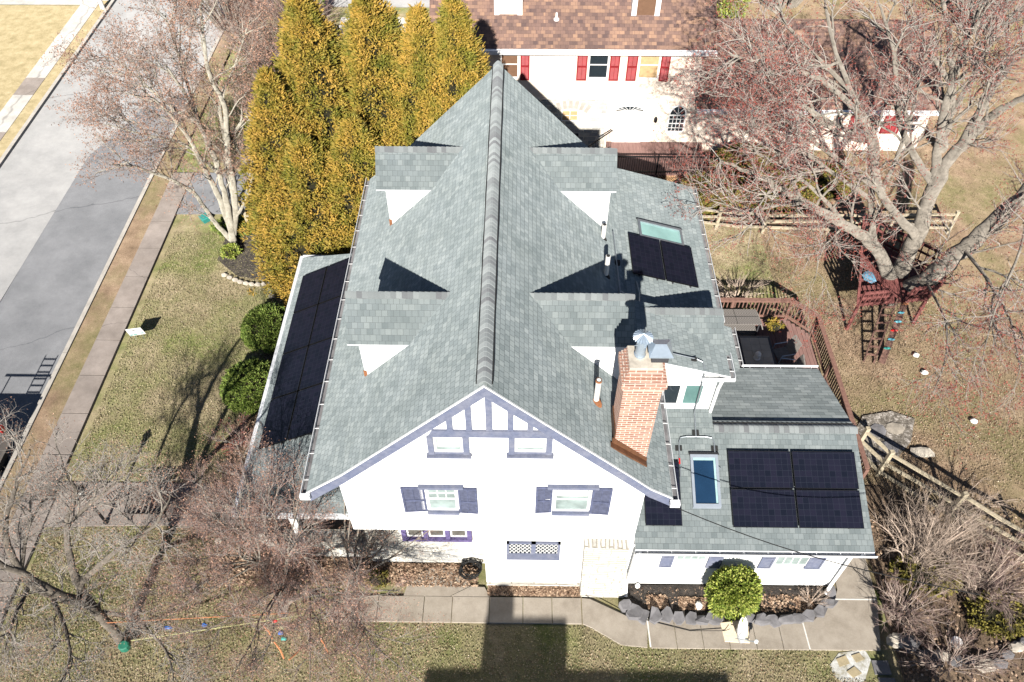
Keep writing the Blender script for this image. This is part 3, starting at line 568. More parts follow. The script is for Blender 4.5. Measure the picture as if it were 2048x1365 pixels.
cc.face([c4[0],c4[1],rd[1],rd[0]]); cc.face([c4[2],c4[3],rd[0],rd[1]]); cc.face([c4[1],c4[2],rd[1]]); cc.face([c4[3],c4[0],rd[0]]); cc.box((a[0],a[1],z-.025),(b[0],b[1],z-.001))
obj('chimney_cap',cc,'steel',CH); obj('cap_screen',MB().box((a[0]+.07,a[1]+.06,9.57),(b[0]-.07,b[1]-.07,z-.025)),'dark_grey',CH)
obj('antenna',MB().tube([(2.30,10.2,9.95),(2.5,10.25,9.93)],.008,4),'steel',CH)
# vent pipes ------------------------------------------------------
for (x,y,z,zt,mt,rb) in ((1.78,10.73,7.36,8.15,'pvc_white',1),(2.36,15.42,6.70,7.45,'pvc_white',0),(2.38,16.95,6.66,7.2,'pvc_white',0)):
    vp=obj('vent_pipe',MB().lathe((x,y,z),[(.065,-.2),(.065,zt-z)],12),mt,H); obj('pipe_collar',MB().lathe((x,y,zt-.06),[(.07,0),(.07,.06),(.05,.06),(.05,.02)],12) if rb else MB().lathe((x,y,zt),[(.05,0),(.05,.012)],10),'rust' if rb else 'rubber',vp)
    obj('pipe_boot',MB().lathe((x,y,z-.15),[(.15,0),(.12,.1),(.075,.22)],12),'rust' if rb else 'rubber',vp)
# conduit on the roofs --------------------------------------------
def up(x,y,z,h=.05): return (x,y,z+h)
def zR(x): return 9.83-1.025*(x+.65)
zW=lambda y:sw_(y)
def conduit(pts,r=.018): return obj('conduit',MB().tube(pts,r,6),'conduit_grey',H)
conduit([up(2.72,17.5,zR(2.72)+.05),up(2.74,16,zR(2.74)+.05),up(2.76,14.4,zR(2.76)+.05)]); conduit([up(2.76,15.1,zR(2.76)+.07),up(3.1,14.95,6.25),up(3.30,15.0,zS1(3.3)),up(3.34,15.35,zS1(3.34)),up(3.3,15.8,zS1(3.3))])
conduit([up(3.0,12.98,zS2(3.)),up(3.4,12.95,zS2(3.4)),up(4.55,12.92,zS2(4.55)),up(4.72,12.86,zS2(4.72)),(4.76,12.7,6.12),(4.78,12.66,5.9),(4.80,12.66,4.5),up(4.8,12.6,zW(12.6)),up(4.8,11.95,zW(11.95))])
for sg in (-1,1): conduit([up(4.8,12.0,zW(12)),up(4.8+sg*.25,12.0,zW(12)),up(4.8+sg*.42,11.97,zW(11.97)),up(4.8+sg*.47,11.85,zW(11.85)),up(4.8+sg*.48,11.0 if sg<0 else 11.3,zW(11.0 if sg<0 else 11.3)),up(4.8+sg*.48+( -.08 if sg<0 else .12),10.9 if sg<0 else 11.2,zW(10.9 if sg<0 else 11.2))])
for (x,y,f) in ((4.8,12.12,zW),(4.32,11.72,zW),(5.28,11.72,zW)): obj('conduit_block',MB().ext([(x-.09,y-.06,f(y-.06)+.03),(x+.09,y-.06,f(y-.06)+.03),(x+.09,y+.06,f(y+.06)+.03),(x-.09,y+.06,f(y+.06)+.03)],(0,0,-.03),0),'rubber',H)
obj('conduit_block',MB().box((4.42,12.86,zS2(4.5)+.0),(4.56,12.96,zS2(4.5)+.06)),'rubber',H); obj('conduit_block',MB().box((2.70,16.2,zR(2.76)),(2.84,16.32,zR(2.76)+.12)),'rubber',H)
for x in (4.32,5.28): obj('conduit_label',MB().tube([up(x,11.45,zW(11.45)),up(x,11.3,zW(11.3))],.022,6),'tail_red',H)
# skylights -------------------------------------------------------
def skylight(f,x0,x1,y0,y1,ax,gl,fr='gutter_white'):
    P=lambda x,y,h:(x,y,f(x,y)+h); s=MB(); t=.07
    for a in ((x0,x1,y0,y0+t),(x0,x1,y1-t,y1),(x0,x0+t,y0+t,y1-t),(x1-t,x1,y0+t,y1-t)):
        s.ext([P(a[0],a[2],.11),P(a[1],a[2],.11),P(a[1],a[3],.11),P(a[0],a[3],.11)],(0,0,-.14),0)
    k=obj('skylight',s,fr,H); obj('pane',MB().ext([P(x0+t,y0+t,.075),P(x1-t,y0+t,.075),P(x1-t,y1-t,.075),P(x0+t,y1-t,.075)],(0,0,-.05),0),gl,k)
    inn=MB(); inn.ext([P(x0+t,y1-t-.06,.079),P(x1-t,y1-t-.06,.079),P(x1-t,y1-t,.079),P(x0+t,y1-t,.079)],(0,0,-.01),0); inn.ext([P(x1-t-.05,y0+t,.0795),P(x1-t,y0+t,.0795),P(x1-t,y1-t,.0795),P(x1-t-.05,y1-t,.0795)],(0,0,-.01),0); obj('inner_frame',inn,'pale_aqua',k)
    obj('flashing',MB().ext([P(x0-.03,y1,.13),P(x1+.03,y1,.13),P(x1+.03,y1+.09,.06),P(x0-.03,y1+.09,.06)],(0,0,-.05),0),'dark_grey',k); return k
skylight(lambda x,y:zW(y),4.60,5.33,10.24,11.52,'y','glass_navy','skylight_frame'); skylight(lambda x,y:zS1(x),3.58,4.96,17.75,18.5,'x','glass_sky','conduit_grey')
# solar panels: things of their own -------------------------------
def panel(P,sx,sy,label,group):       # P: function (u,v)->world corner on the roof plane, u,v metres
    o=Vector(P(0,0)); root=thing('solar_panel',o,label,'solar panel',group)
    c=[Vector(P(a,b)) for a,b in ((.01,.01),(sx-.01,.01),(sx-.01,sy-.01),(.01,sy-.01))]; n=(c[1]-c[0]).cross(c[3]-c[0]).normalized()
    if n.z<0: c=c[::-1]; n=-n
    up_=n*.13; g=MB(); g.ext([q+up_ for q in c],-n*.012,0)
    ou=[(0,0),(sx,0),(sx,sy),(0,sy)]; g.uv[0]=[((ou[i][0]),(ou[i][1])) for i in range(4)]
    obj('glass',g,'solar_cell',root); f=MB()
    for i in range(4):
        a,b=c[i]+up_,c[(i+1)%4]+up_; inn=((c[(i+2)%4]+c[(i+3)%4])/2+up_-(a+b)/2).normalized()*.014
        f.ext([a,b,b+inn,a+inn],-n*.035,0); 
        for v in range(0): pass
    for q in f.v: pass
    fo=obj('frame',f,'black_metal',root); 
    for q in fo.data.vertices: q.co+=n*.003
    for t in (.22,.78):
        a=c[0].lerp(c[1],t); b=c[3].lerp(c[2],t); obj('rail',MB().beam(a+n*.06,b+n*.06,.04,.05),'dark_grey',root)
    return root
ws=math.sqrt(1+.383**2)
for i in range(2):
    for j in range(2):
        panel(lambda u,v,i=i,j=j:(5.58+i*1.70+u,9.78+(j*1.015+v)/ws,sw_(9.78+(j*1.015+v)/ws)),1.68,1.0,('left' if i==0 else 'right')+(' lower' if j==0 else ' upper')+' panel of the block of four on the side wing roof','solar panels on the side wing roof')
panel(lambda u,v:(3.32+u,9.80+v/ws,sw_(9.80+v/ws)),.97,1.68,'single dark panel between the main roof eave and the skylight','solar panels on the side wing roof')
cs=1/math.sqrt(1+.29**2)
for i in range(2): panel(lambda u,v,i=i:(3.17+(i*1.03+u)*cs,16.04+v,zS1(3.17+(i*1.03+u)*cs)),1.01,1.69,('inner' if i==0 else 'outer')+' panel of the pair below the teal skylight','solar panels by the teal skylight')
cs2=1/math.sqrt(1+.5**2); rowsn=['first row, nearest the front corner','second row from the front','third row from the front','fourth row, beside the yellow evergreens']
for j in range(4):
    for i in range(2): panel(lambda u,v,i=i,j=j:(-7.12+(i*1.0+u)*cs2,11.95+j*1.70+v,zp(-7.12+(i*1.0+u)*cs2)),.98,1.68,('street side' if i==0 else 'house side')+' panel on the porch roof, '+rowsn[j],'solar panels on the porch roof')
# ================================================================ neighbour house (behind)
NH=thing('house',(2,33,0),'cream stucco house with brown shingle roof and red shutters, behind the grey roof','house')
YN=30.4
nw=MB(); nw.box((-3.6,YN,0),(7.55,37,5.15)); nw.box((7.551,YN+.02,0),(18.0,36.5,2.42)); obj('wall',nw,'stucco_cream',NH)
nr=MB(); slab(nr,[(-3.75,30.0,5.12),(7.95,30.0,5.12),(7.95,35.2,9.0),(-3.75,35.2,9.0)],.08); slab(nr,[(-3.75,35.2,9.0),(7.95,35.2,9.0),(7.95,39.5,5.5),(-3.75,39.5,5.5)],.08)
slab(nr,[(7.60,29.95,2.42),(18.3,29.95,2.42),(18.3,33.9,4.35),(7.60,33.9,4.35)],.08); slab(nr,[(7.60,33.9,4.35),(18.3,33.9,4.35),(18.3,37.5,2.6),(7.60,37.5,2.6)],.08)
obj('roof',nr,['shingle_brown','white_paint'],NH); obj('gable_wall',MB().ext([(7.5,YN+.3,5.15),(7.5,37,5.15),(7.5,35.2,8.85)],(-11,0,0),0),'stucco_cream',NH)
fb=MB(); fb.box((-3.75,29.88,4.93),(7.95,30.0,5.10)); fb.box((7.6,29.84,2.24),(18.3,29.95,2.40)); obj('gutter',fb,'white_paint',NH)
obj('soffit',MB().box((-3.7,30.0,4.9),(7.9,30.4,4.94)),'white_paint',NH)
for x0,g in ((-1.1,'glass_sky'),(4.47,'interior_brown')):
    x1=x0+1.14; d=MB(); d.box((x0,31.2,5.85),(x1,34,7.5)); D=obj('dormer',d,'white_paint',NH); slabm=MB(); slab(slabm,[(x0-.15,31.0,7.45),(x1+.15,31.0,7.45),(x1+.15,34.6,8.6),(x0-.15,34.6,8.6)]); obj('roof',slabm,['shingle_brown','white_paint'],D)
    f=MB(); f.box((x0-.03,31.1,5.78),(x1+.03,31.2,5.92)); f.box((x0,31.14,5.92),(x0+.2,31.2,7.4)); f.box((x1-.2,31.14,5.92),(x1,31.2,7.4)); obj('window_frame',f,'white_paint',D); obj('pane',MB().box((x0+.2,31.17,5.93),(x1-.2,31.199,7.3)),'pvc_white' if g=='glass_sky' else g,D)
obj('roof_vent',MB().lathe((1.43,31.05,5.83),[(.13,0),(.12,.06),(.05,.10),(.04,.30)],12),'vent_white',NH)
for (x0,x1,g) in ((-.87,-.07,'interior_brown'),(2.80,3.68,'glass_dark'),(4.90,5.80,'interior_tan')): window(NH,x0,x1,3.58,4.88,YN,gl=g,t=.07)
for (x0,x1) in ((-.02,.36),(2.34,2.77),(3.71,4.12),(4.43,4.86),(5.83,6.20)): shutter(NH,x0,x1,3.50,4.86,YN,'red_shutter',tilt=.12 if x0>5.8 else 0)
obj('stone_facing',MB().box((-1.5,YN-.10,0),(3.78,YN,2.62)),'stone_grey',NH)
sw2=window(NH,1.80,2.55,1.55,2.12,YN-.10,gl='interior_tan',t=.05,mun=(2,2,0,1),rail=False)
vs=MB(); 
for i in range(7): a=R(60+i*10); c=Vector((2.18,YN-.13,.9)); dr=Vector((math.cos(a),0,math.sin(a))); vs.beam(c+dr*1.30,c+dr*1.68,.16,.04,up=(0,1,0))
obj('stone_arch',vs,'kerb',NH)
obj('doorway',MB().box((1.7,YN-.2,-.0),(2.6,YN-.102,.9)),'dark_grey',NH)
# fan light over white door and arched window
def arch(mb,xc,z,rx,rz,y0,y1,n=14,inner=0.,m=0):
    o=[(xc+rx*math.cos(PI*k/n),z+rz*math.sin(PI*k/n)) for k in range(n+1)]
    if inner>0:
        q=[(xc+(rx-inner)*math.cos(PI*k/n),z+(rz-inner)*math.sin(PI*k/n)) for k in range(n+1)]
        for k in range(n): mb.ext([(q[k][0],y0,q[k][1]),(o[k][0],y0,o[k][1]),(o[k+1][0],y0,o[k+1][1]),(q[k+1][0],y0,q[k+1][1])],(0,y1-y0,0),m)
    else: mb.ext([(a,y0,b) for a,b in o],(0,y1-y0,0),m)
dr=obj('door',MB().box((4.14,YN-.05,0),(5.44,YN,2.0)),'white_paint',NH); p_=MB()
for i in range(2):
    for z0,z1 in ((.15,.85),(1.0,1.85)): p_.box((4.24+i*.62,YN-.062,z0),(4.72+i*.62,YN-.05,z1))
obj('door_panel',p_,'pvc_white',dr); fl_=MB(); arch(fl_,4.78,2.02,.66,.30,YN-.06,YN,inner=.05); 
for k in range(1,8): a=PI*k/8; fl_.beam((4.78,YN-.05,2.02),(4.78+.62*math.cos(a),YN-.05,2.02+.27*math.sin(a)),.02,.02)
FL=obj('fanlight',fl_,'white_paint',NH); g_=MB(); arch(g_,4.78,2.03,.62,.27,YN-.03,YN-.001); obj('pane',g_,'glass_dark',FL)
aw=window(NH,6.52,7.30,.95,1.85,YN,gl='glass_dark',t=.06,mun=(4,4,0,1)); a_=MB(); arch(a_,6.91,1.85,.39,.48,YN-.04,YN,inner=.06)
for k in range(1,4): a=PI*k/4; a_.beam((6.91,YN-.03,1.87),(6.91+.36*math.cos(a),YN-.03,1.87+.42*math.sin(a)),.02,.02)
obj('arch_frame',a_,'white_paint',aw); g_=MB(); arch(g_,6.91,1.86,.35,.42,YN-.02,YN-.001); obj('pane',g_,'glass_dark',aw)
wl=MB(); wl.lathe((5.97,YN-.12,1.50),[(.03,0),(.07,.05),(.08,.2),(.04,.28),(.01,.32)],8); wl.beam((5.97,YN,1.6),(5.97,YN-.1,1.6),.03,.03); obj('wall_lamp',wl,'black_metal',NH)
for x0,x1 in ((11.5,12.35),(15.0,16.0),(18.0-1.1,18.0-.4)):
    window(NH,x0,x1,.95,2.05,YN+.02,gl='glass_dark',t=.08); shutter(NH,x0-.45,x0-.04,.95,2.05,YN+.02,'red_shutter')
    if x1<17: shutter(NH,x1+.04,x1+.45,.95,2.05,YN+.02,'red_shutter')
NP=thing('porch_deck',(6,29.2,0),'low porch with black iron railing in front of the cream house','porch')
obj('decking',MB().box((3.9,28.0,.30),(8.2,30.38,.42)),'deck_wood',NP); obj('rail',MB().box((3.9,27.98,1.33),(7.9,28.03,1.38)),'black_metal',NP); obj('rail',MB().box((3.9,27.98,.55),(7.9,28.03,.59)),'black_metal',NP)
pb=MB(); 
for i in range(41): x=3.92+i*.099; pb.box((x-.008,27.997,.45),(x+.008,28.013,1.33))
obj('baluster',pb,'black_metal',NP)
for x in (3.92,5.9,7.88): obj('post',MB().box((x-.03,27.975,.42),(x+.03,28.035,1.45)),'black_metal',NP)
obj('lattice',MB().box((6.0,27.95,.02),(6.05,28.0,.40)).box((7.3,27.95,.02),(7.35,28.0,.40)),'cedar',NP); ll=MB()
for k in range(-4,16):
    for sg in (1,-1):
        xa=6.05+k*.11; xb=xa+.36*sg
        if 6.0<min(xa,xb) and max(xa,xb)<7.33: ll.beam((xa,27.96,.03),(xb,27.96,.40),.02,.02)
obj('lattice',ll,'cedar',NP)
wr=MB(); wr.beam((2.9,28.6,1.4),(4.0,29.4,1.7),.04,.04); wr.beam((2.9,28.6,.5),(4.0,29.4,.8),.03,.03)
for i in range(10): t=i/9; wr.box((2.9+1.1*t-.008,28.6+.8*t-.008,.5+.3*t),(2.9+1.1*t+.008,28.6+.8*t+.008,1.4+.3*t))
tag(obj('stair_railing',wr,'black_metal'),'short sloping black railing beside the stone entrance of the cream house','railing')
# ================================================================ house behind the viewer (throws the big shadow on the lawn)
SH=thing('house',(0,-8,0),'neighbouring house whose roof and chimney throw a shadow on the lawn','house')
obj('wall',MB().box((-3.1,-10,0),(4.7,-4.6,6.5)),'stucco_cream',SH); s_=MB(); slab(s_,[(-3.35,-4.2,6.3),(-3.35,-5.5,8.12),(4.75,-5.5,8.12),(4.75,-4.2,6.3)][::-1]); slab(s_,[(-3.35,-5.5,8.12),(4.75,-5.5,8.12),(4.75,-10.4,6.2),(-3.35,-10.4,6.2)][::-1]); obj('roof',s_,['shingle_brown','white_paint'],SH)
obj('chimney',MB().box((-1.85,-5.5,6),(.42,-4.7,8.55)).box((-1.82,-5.4,8.55),(-1.12,-4.8,9.15)).lathe((-1.45,-5.1,9.15),[(.12,0),(.12,.2),(.2,.22),(.02,.32)],12),'brick_red',SH)
# ================================================================ deck
DK=thing('deck',(8,16,0),'raised reddish brown wooden deck with slatted railing behind the house','deck')
dz=.62; db=MB(); x=5.47
while x<10.3:
    x1=min(x+.138,10.32); ym=16.78 if x<6.5 else (15.03 if x<9.0 else 12.8); yt=19.42 if x<9.6 else 19.42-(x-9.6)*1.02; db.box((x,ym,dz-.03),(x1-.009,yt,dz)); x+=.14
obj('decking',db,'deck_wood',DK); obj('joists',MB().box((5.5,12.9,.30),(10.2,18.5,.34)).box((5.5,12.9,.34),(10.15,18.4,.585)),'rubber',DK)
pth=[(5.5,19.46),(9.65,19.46),(10.40,18.70),(10.40,12.6)]
for a,b in zip(pth,pth[1:]):
    A=Vector((a[0],a[1],0));B=Vector((b[0],b[1],0)); L=(B-A).length; r=MB(); r.beam(A+Vector((0,0,1.58)),B+Vector((0,0,1.58)),.15,.04); obj('rail',r,'deck_rail',DK); r=MB(); r.beam(A+Vector((0,0,1.50)),B+Vector((0,0,1.50)),.04,.09); obj('rail',r,'deck_rail',DK); r=MB(); r.beam(A+Vector((0,0,.74)),B+Vector((0,0,.74)),.04,.09); obj('rail',r,'deck_rail',DK)
    n=int(L/.135); dd=(B-A)/n; nn=dd.normalized().cross(Vector((0,0,1)))*-.03
    for i in range(1,n): q=A+dd*i+nn; obj('baluster',MB().box((q.x-.018,q.y-.018,.70),(q.x+.018,q.y+.018,1.52)),'deck_rail',DK)
for q in pth+[(7.6,19.46),(10.40,16.7),(10.4,14.7)]: obj('post',MB().box((q[0]-.05,q[1]-.05,0),(q[0]+.05,q[1]+.05,1.56)),'deck_rail',DK)
T=thing('patio_table',(8.05,17.1,dz),'rectangular tiled patio table with dark frame on the deck','table')
obj('frame',MB().box((7.50,16.36,1.28),(8.62,17.98,1.325)),'dark_grey',T); tt=MB()
for i in range(3):
    for j in range(5): tt.box((7.59+i*.318,16.44+j*.294,1.325),(7.59+i*.318+.31,16.44+j*.294+.287,1.336))
obj('tabletop',tt,'tile',T)
for x in (7.55,8.55):
    for y in (16.42,17.92): obj('leg',MB().box((x-.025,y-.025,dz),(x+.025,y+.025,1.28)),'dark_grey',T)
lt_=MB(); lt_.lathe((8.0,17.0,1.34),[(.12,0),(.11,.02),(.085,.03),(.10,.10),(.10,.22),(.06,.28),(.03,.30)],14); tag(obj('lantern',lt_,'pvc_white'),'round pale lantern in the middle of the patio table','lantern')
tag(obj('candle_cup',MB().lathe((8.02,16.62,1.34),[(.04,0),(.05,.06),(.045,.08)],10),'rubber'),'small dark cup at the near end of the patio table','cup')
def chair(x,y,rz,label):
    t=thing('patio_chair',(x,y,dz),label,'chair','grey patio chairs at the tiled table'); t.rotation_euler=(0,0,0)
    ca,sa=math.cos(rz),math.sin(rz); Q=lambda p:(x+p[0]*ca-p[1]*sa,y+p[0]*sa+p[1]*ca,dz+p[2])
    s=MB(); s.ext([Q(p) for p in ((-.25,-.25,.44),(.25,-.25,.44),(.25,.25,.42),(-.25,.25,.42))],(0,0,-.03),0); obj('seat',s,'fabric_grey',t)
    b=MB(); pr=[(-.27,-.25,.42),(-.27,-.34,.75),(-.24,-.42,1.0)]
    for i in range(2):
        a0,a1=pr[i],pr[i+1]; b.ext([Q(a0),Q((-a0[0],a0[1],a0[2])),Q((-a1[0],a1[1],a1[2])),Q(a1)],(0,0,.02),0)
    b.ext([Q((-.24,-.42,1.0)),Q((.24,-.42,1.0)),Q((.24,-.47,1.0)),Q((-.24,-.47,1.0))],(0,0,-.05),0); obj('backrest',b,'fabric_grey',t)
    for sx in (-1,1):
        obj('armrest',MB().tube([Q((sx*.28,-.3,.64)),Q((sx*.28,.2,.66)),Q((sx*.28,.27,.0))],.016,6),'steel',t); obj('leg',MB().tube([Q((sx*.27,-.22,.45)),Q((sx*.27,-.35,0))],.016,6),'dark_grey',t)
chair(9.02,17.45,PI/2+.25,'grey patio chair on the deck, the one farther from the wing roof'); chair(9.0,16.75,PI/2-.12,'grey patio chair on the deck, close to the wing roof gutter')
tag(obj('watering_can',MB().lathe((8.62,16.25,dz),[(.10,0),(.11,.05),(.10,.2),(.05,.24)],12).tube([(8.7,16.3,dz+.05),(8.85,16.38,dz+.22)],.018,6),'plastic_green'),'green watering can on the deck under the patio table edge','watering can')
DB=thing('wicker_daybed',(7.6,18.8,dz),'grey wicker covered outdoor seat in the deck corner by the house','daybed')
wb=MB(); wb.ext([(6.75,18.42,1.42),(8.42,18.46,1.42),(8.38,19.28,1.28),(6.75,19.28,1.28)],(0,0,-.05),0); obj('canopy',wb,'wicker',DB)
wb=MB(); wb.box((6.8,19.0,dz),(8.35,19.25,1.22)); obj('backrest',wb,'wicker',DB); wb=MB(); wb.box((6.8,18.55,dz),(8.35,19.0,1.0)); obj('seat',wb,'wicker',DB)
wb=MB(); wb.ext([(8.44,18.5,1.40),(8.62,18.62,.95),(8.60,19.3,.95),(8.40,19.28,1.28)],(-.03,0,-.02),0); obj('side_panel',wb,'fabric_grey',DB)
for x in (6.8,8.35): obj('leg',MB().box((x-.02,18.45,dz),(x+.02,18.5,1.40)),'dark_grey',DB)
sm=MB()
for a,b in (((7.6,18.43,1.426),(7.6,19.27,1.288)),((6.75,18.85,1.352),(8.4,18.87,1.352))): sm.beam(a,b,.012,.01)
obj('seam',sm,'rubber',DB)
# ================================================================ tree platform with ladder
PH=thing('tree_platform',(13.2,20.2,0),'maroon wooden play platform built round the big maple trunk','play platform')
zt=1.25; f=MB(); P0=[G(1716,612,zt),G(1852,600,zt),G(1872,545,zt),G(1725,470,zt)]
for i in range(16):
    a=i/16; b=(i+.92)/16; L=lambda u,v:Vector(P0[0]).lerp(Vector(P0[1]),u).lerp(Vector(P0[3]).lerp(Vector(P0[2]),u),v)
    f.ext([L(a,0),L(b,0),L(b,1),L(a,1)],(0,0,-.04),0)
obj('decking',f,'maroon',PH)
def slats(A,B,n,lean,h=.75,lab=None):
    A=Vector(A);B=Vector(B); ln=Vector(lean); m_=MB(); m_.beam(A+ln+Vector((0,0,h)),B+ln+Vector((0,0,h)),.05,.10); m_.beam(A+ln*.15+Vector((0,0,.08)),B+ln*.15+Vector((0,0,.08)),.04,.09); m_.beam(A+ln*.6+Vector((0,0,.45)),B+ln*.6+Vector((0,0,.45)),.04,.08)
    for i in range(n+1):
        q=A.lerp(B,i/n); m_.beam(q+Vector((0,0,-.05)),q+ln+Vector((0,0,h+.08)),.085,.03,up=(B-A).normalized())
    obj('railing',m_,'maroon',PH)
slats(P0[0],Vector(P0[0]).lerp(Vector(P0[1]),.42),6,(-.05,-.12,0)); slats(Vector(P0[0]).lerp(Vector(P0[1]),.66),P0[1],5,(.1,-.1,0)); slats(P0[1],P0[2],8,(.25,0,0)); slats(P0[0],P0[3],12,(-.25,0,0),.85); slats(P0[3],P0[2],12,(0,.2,0))
for q in P0: obj('post',MB().box((q[0]-.05,q[1]-.05,0),(q[0]+.05,q[1]+.05,zt-.04)),'maroon',PH)
LD=thing('ladder',G(1740,722),'reddish wooden ladder leaning on the maroon tree platform','ladder')
a0,a1=Vector(G(1727,724,0)),Vector(G(1770,600,zt+.1)); b0,b1=Vector(G(1747,727,0)),Vector(G(1795,598,zt+.1))
for a,b in ((a0,a1),(b0,b1)): obj('side_rail',MB().beam(a,b,.05,.09),'deck_rail',LD)
for i in range(1,8): obj('rung',MB().beam(a0.lerp(a1,i/8),b0.lerp(b1,i/8),.06,.04),'deck_rail',LD)
CW=thing('climbing_board',G(1765,715),'narrow climbing board with coloured holds beside the wooden ladder','climbing board'); c0,c1=Vector(G(1763,727,0)),Vector(G(1812,600,zt)); obj('board',MB().beam(c0,c1,.22,.03),'deck_rail',CW)
for i,(mt) in enumerate(('orange_strap','hold_aqua','hold_aqua','tail_red','hold_aqua','plastic_teal')): obj('hold',MB().blob(c1.lerp(c0,.08+i*.14)+Vector((0,0,.05)),(.13,.05,.045),0,8,i),mt,CW)
tag(obj('tarp',MB().blob(G(1738,555,1.5),(.22,.28,.12),0,9,3,.3),'blue_tarp'),'crumpled light blue tarp hanging on the left of the tree platform','tarp')
# ================================================================ fences
def fence(pts,h,label,rails=(.28,.62,.95),step=2.4,mat='fence_wood'):
    c=Vector((sum(p[0] for p in pts)/len(pts),sum(p[1] for p in pts)/len(pts),0)); F=thing('rail_fence',c,label,'fence')
    for a,b in zip(pts,pts[1:]):
        A=Vector((*a,0));B=Vector((*b,0)); n=max(1,round((B-A).length/step))
        for i in range(n+1):
            if i==0 and a!=pts[0]: continue
            q=A.lerp(B,i/n); obj('post',MB().ext([(q.x-.06,q.y-.06,h),(q.x+.06,q.y-.06,h+.03),(q.x+.06,q.y+.06,h),(q.x-.06,q.y+.06,h)],(rnd.uniform(-.03,.03),rnd.uniform(-.03,.03),-h-.1),0),mat,F)
        for i in range(n):
            for z in rails:
                p=A.lerp(B,i/n);q=A.lerp(B,(i+1)/n); j=lambda:Vector((0,rnd.uniform(-.03,.03),z+rnd.uniform(-.04,.04))); mid=(p+q)/2+j()
                obj('rail',MB().tube([p+j(),mid,q+j()],[.055,.062,.05],6),mat,F)
fence([(6.3,25.2),(9.95,24.75),(12.6,24.75),(17.6,24.9)],1.1,'split rail fence along the back of the yard beside the green junipers')
fence([(10.95,14.2),(11.45,13.35),(14.9,10.5),(18.5,7.6)],1.35,'split rail fence running diagonally beside the bare shrubs at the right',rails=(.15,.65,1.15))
fence([(-12.0,26.4),(-11.1,24.7),(-8.5,24.9)],1.0,'short rail fence piece between the pale tree and the yellow evergreens',rails=(.4,.8))
# small garden, rocks
sheet('gravel_bed',[(10.6,14.2),(11.6,15.6),(12.6,15.8),(13.3,15.5),(12.9,14.6),(12.2,13.9),(11.3,13.6)],.04,'pebbles')
for i,(x,y) in enumerate(((11.3,14.5),(11.9,15.0),(12.5,15.1),(12.1,14.35))): tag(obj('paving_stone',MB().blob((x,y,.05),(.33,.26,.05),0,8,i,.12),'slate' if i%2 else 'dirt_stone'),'flat grey paving stone in the pebble bed beside the wing, '+('nearest the house','second from the house','farthest from the house','nearest the fence')[i],'stone','flat stones in the pebble bed')
for (px,py,l) in ((1833,711,'white stone on the dry grass, nearest the ladder'),(1849,745,'white stone on the dry grass, middle one of three'),(1948,843,'white stone on the dry grass, farthest right')): tag(obj('stone',MB().blob(G(px,py,.06),(.12,.10,.07),0,9,px,.25),'white_stone'),l,'stone','white stones in the back yard')
tag(obj('stone',MB().blob(G(1398,1212,.12),(.10,.13,.10),0,9,5,.15),'white_stone'),'round white stone in the mulch bed left of the holly','stone'); tag(obj('stone',MB().blob(G(1275,1172,.12),(.07,.07,.14),0,9,6,.15),'white_stone'),'small white stone against the wing wall by the downspout','stone')
tag(obj('flat_rock',MB().blob(G(1845,905,.05),(.42,.22,.08),0,8,8,.15),'fieldstone'),'flat pale rock at the end of the pebble bed','rock')
tag(obj('white_pot',MB().lathe(G(1907,1290,.0),[(.12,0),(.16,.2),(.15,.24)],12),'white_paint'),'white pot among the shrubs at the lower right','pot')
# slate edging of the wing bed
r_=random.Random(3); eg=[(3.1,8.9),(3.3,8.72)]+[(3.55+i*.33,8.60+.05*math.sin(i)) for i in range(14)]+[(8.15,8.66),(8.5,8.82),(8.8,9.05),(8.95,9.35)]
for i,(x,y) in enumerate(eg):
    if 5.75<x<6.3: continue
    a=r_.uniform(-.3,.3); w_2,h_=r_.uniform(.15,.27),r_.uniform(.11,.21); P=[]
    for k in range(6):
        t=2*PI*k/6+a+r_.uniform(-.42,.42); P.append((x+w_2*math.cos(t)*r_.uniform(.85,1.15),y+h_*math.sin(t)*r_.uniform(.85,1.15),.22+r_.uniform(-.09,.09)+.35*(h_*math.sin(t))))
    tag(obj('edging_stone',MB().ext(P,(0,-.02,-.26),0),'slate'),'rough grey slate edging the mulch bed in front of the wing','stone','slate edging stones of the wing bed')
r_=random.Random(4)
for i in range(12):
    t=i/11; x=-11.5+2.6*t; y=22.0-.45*math.sin(PI*t)-.1*t; tag(obj('edging_stone',MB().blob((x,y,.05),(.12,.09,.08),0,8,i,.2),'fieldstone'),'small tan fieldstone edging the bed under the pale bare tree','stone','fieldstones round the tree bed')
for i in range(9): tag(obj('edging_stone',MB().blob((-9.35+.12*r_.uniform(-1,1)+.05*i,20.9-i*1.15 if i<5 else 20.0-i*1.15,.05),(.13,.11,.09),0,8,i+40,.2),'fieldstone'),'small tan fieldstone along the edge of the bed by the round bushes','stone','fieldstones by the round bushes')
r_=random.Random(5)
for i in range(20):
    x=10.4+i*.36; y=8.0-.5*math.sin(i*.3)+r_.uniform(-.15,.15); tag(obj('rubble_stone',MB().blob((x,y,.12),(r_.uniform(.18,.34),r_.uniform(.14,.24),.16),0,7,i+60,.25),'slate' if i%3 else 'fieldstone'),'rough rock of the low dry wall under the shrubs at the lower right','rock','rocks of the low dry wall')
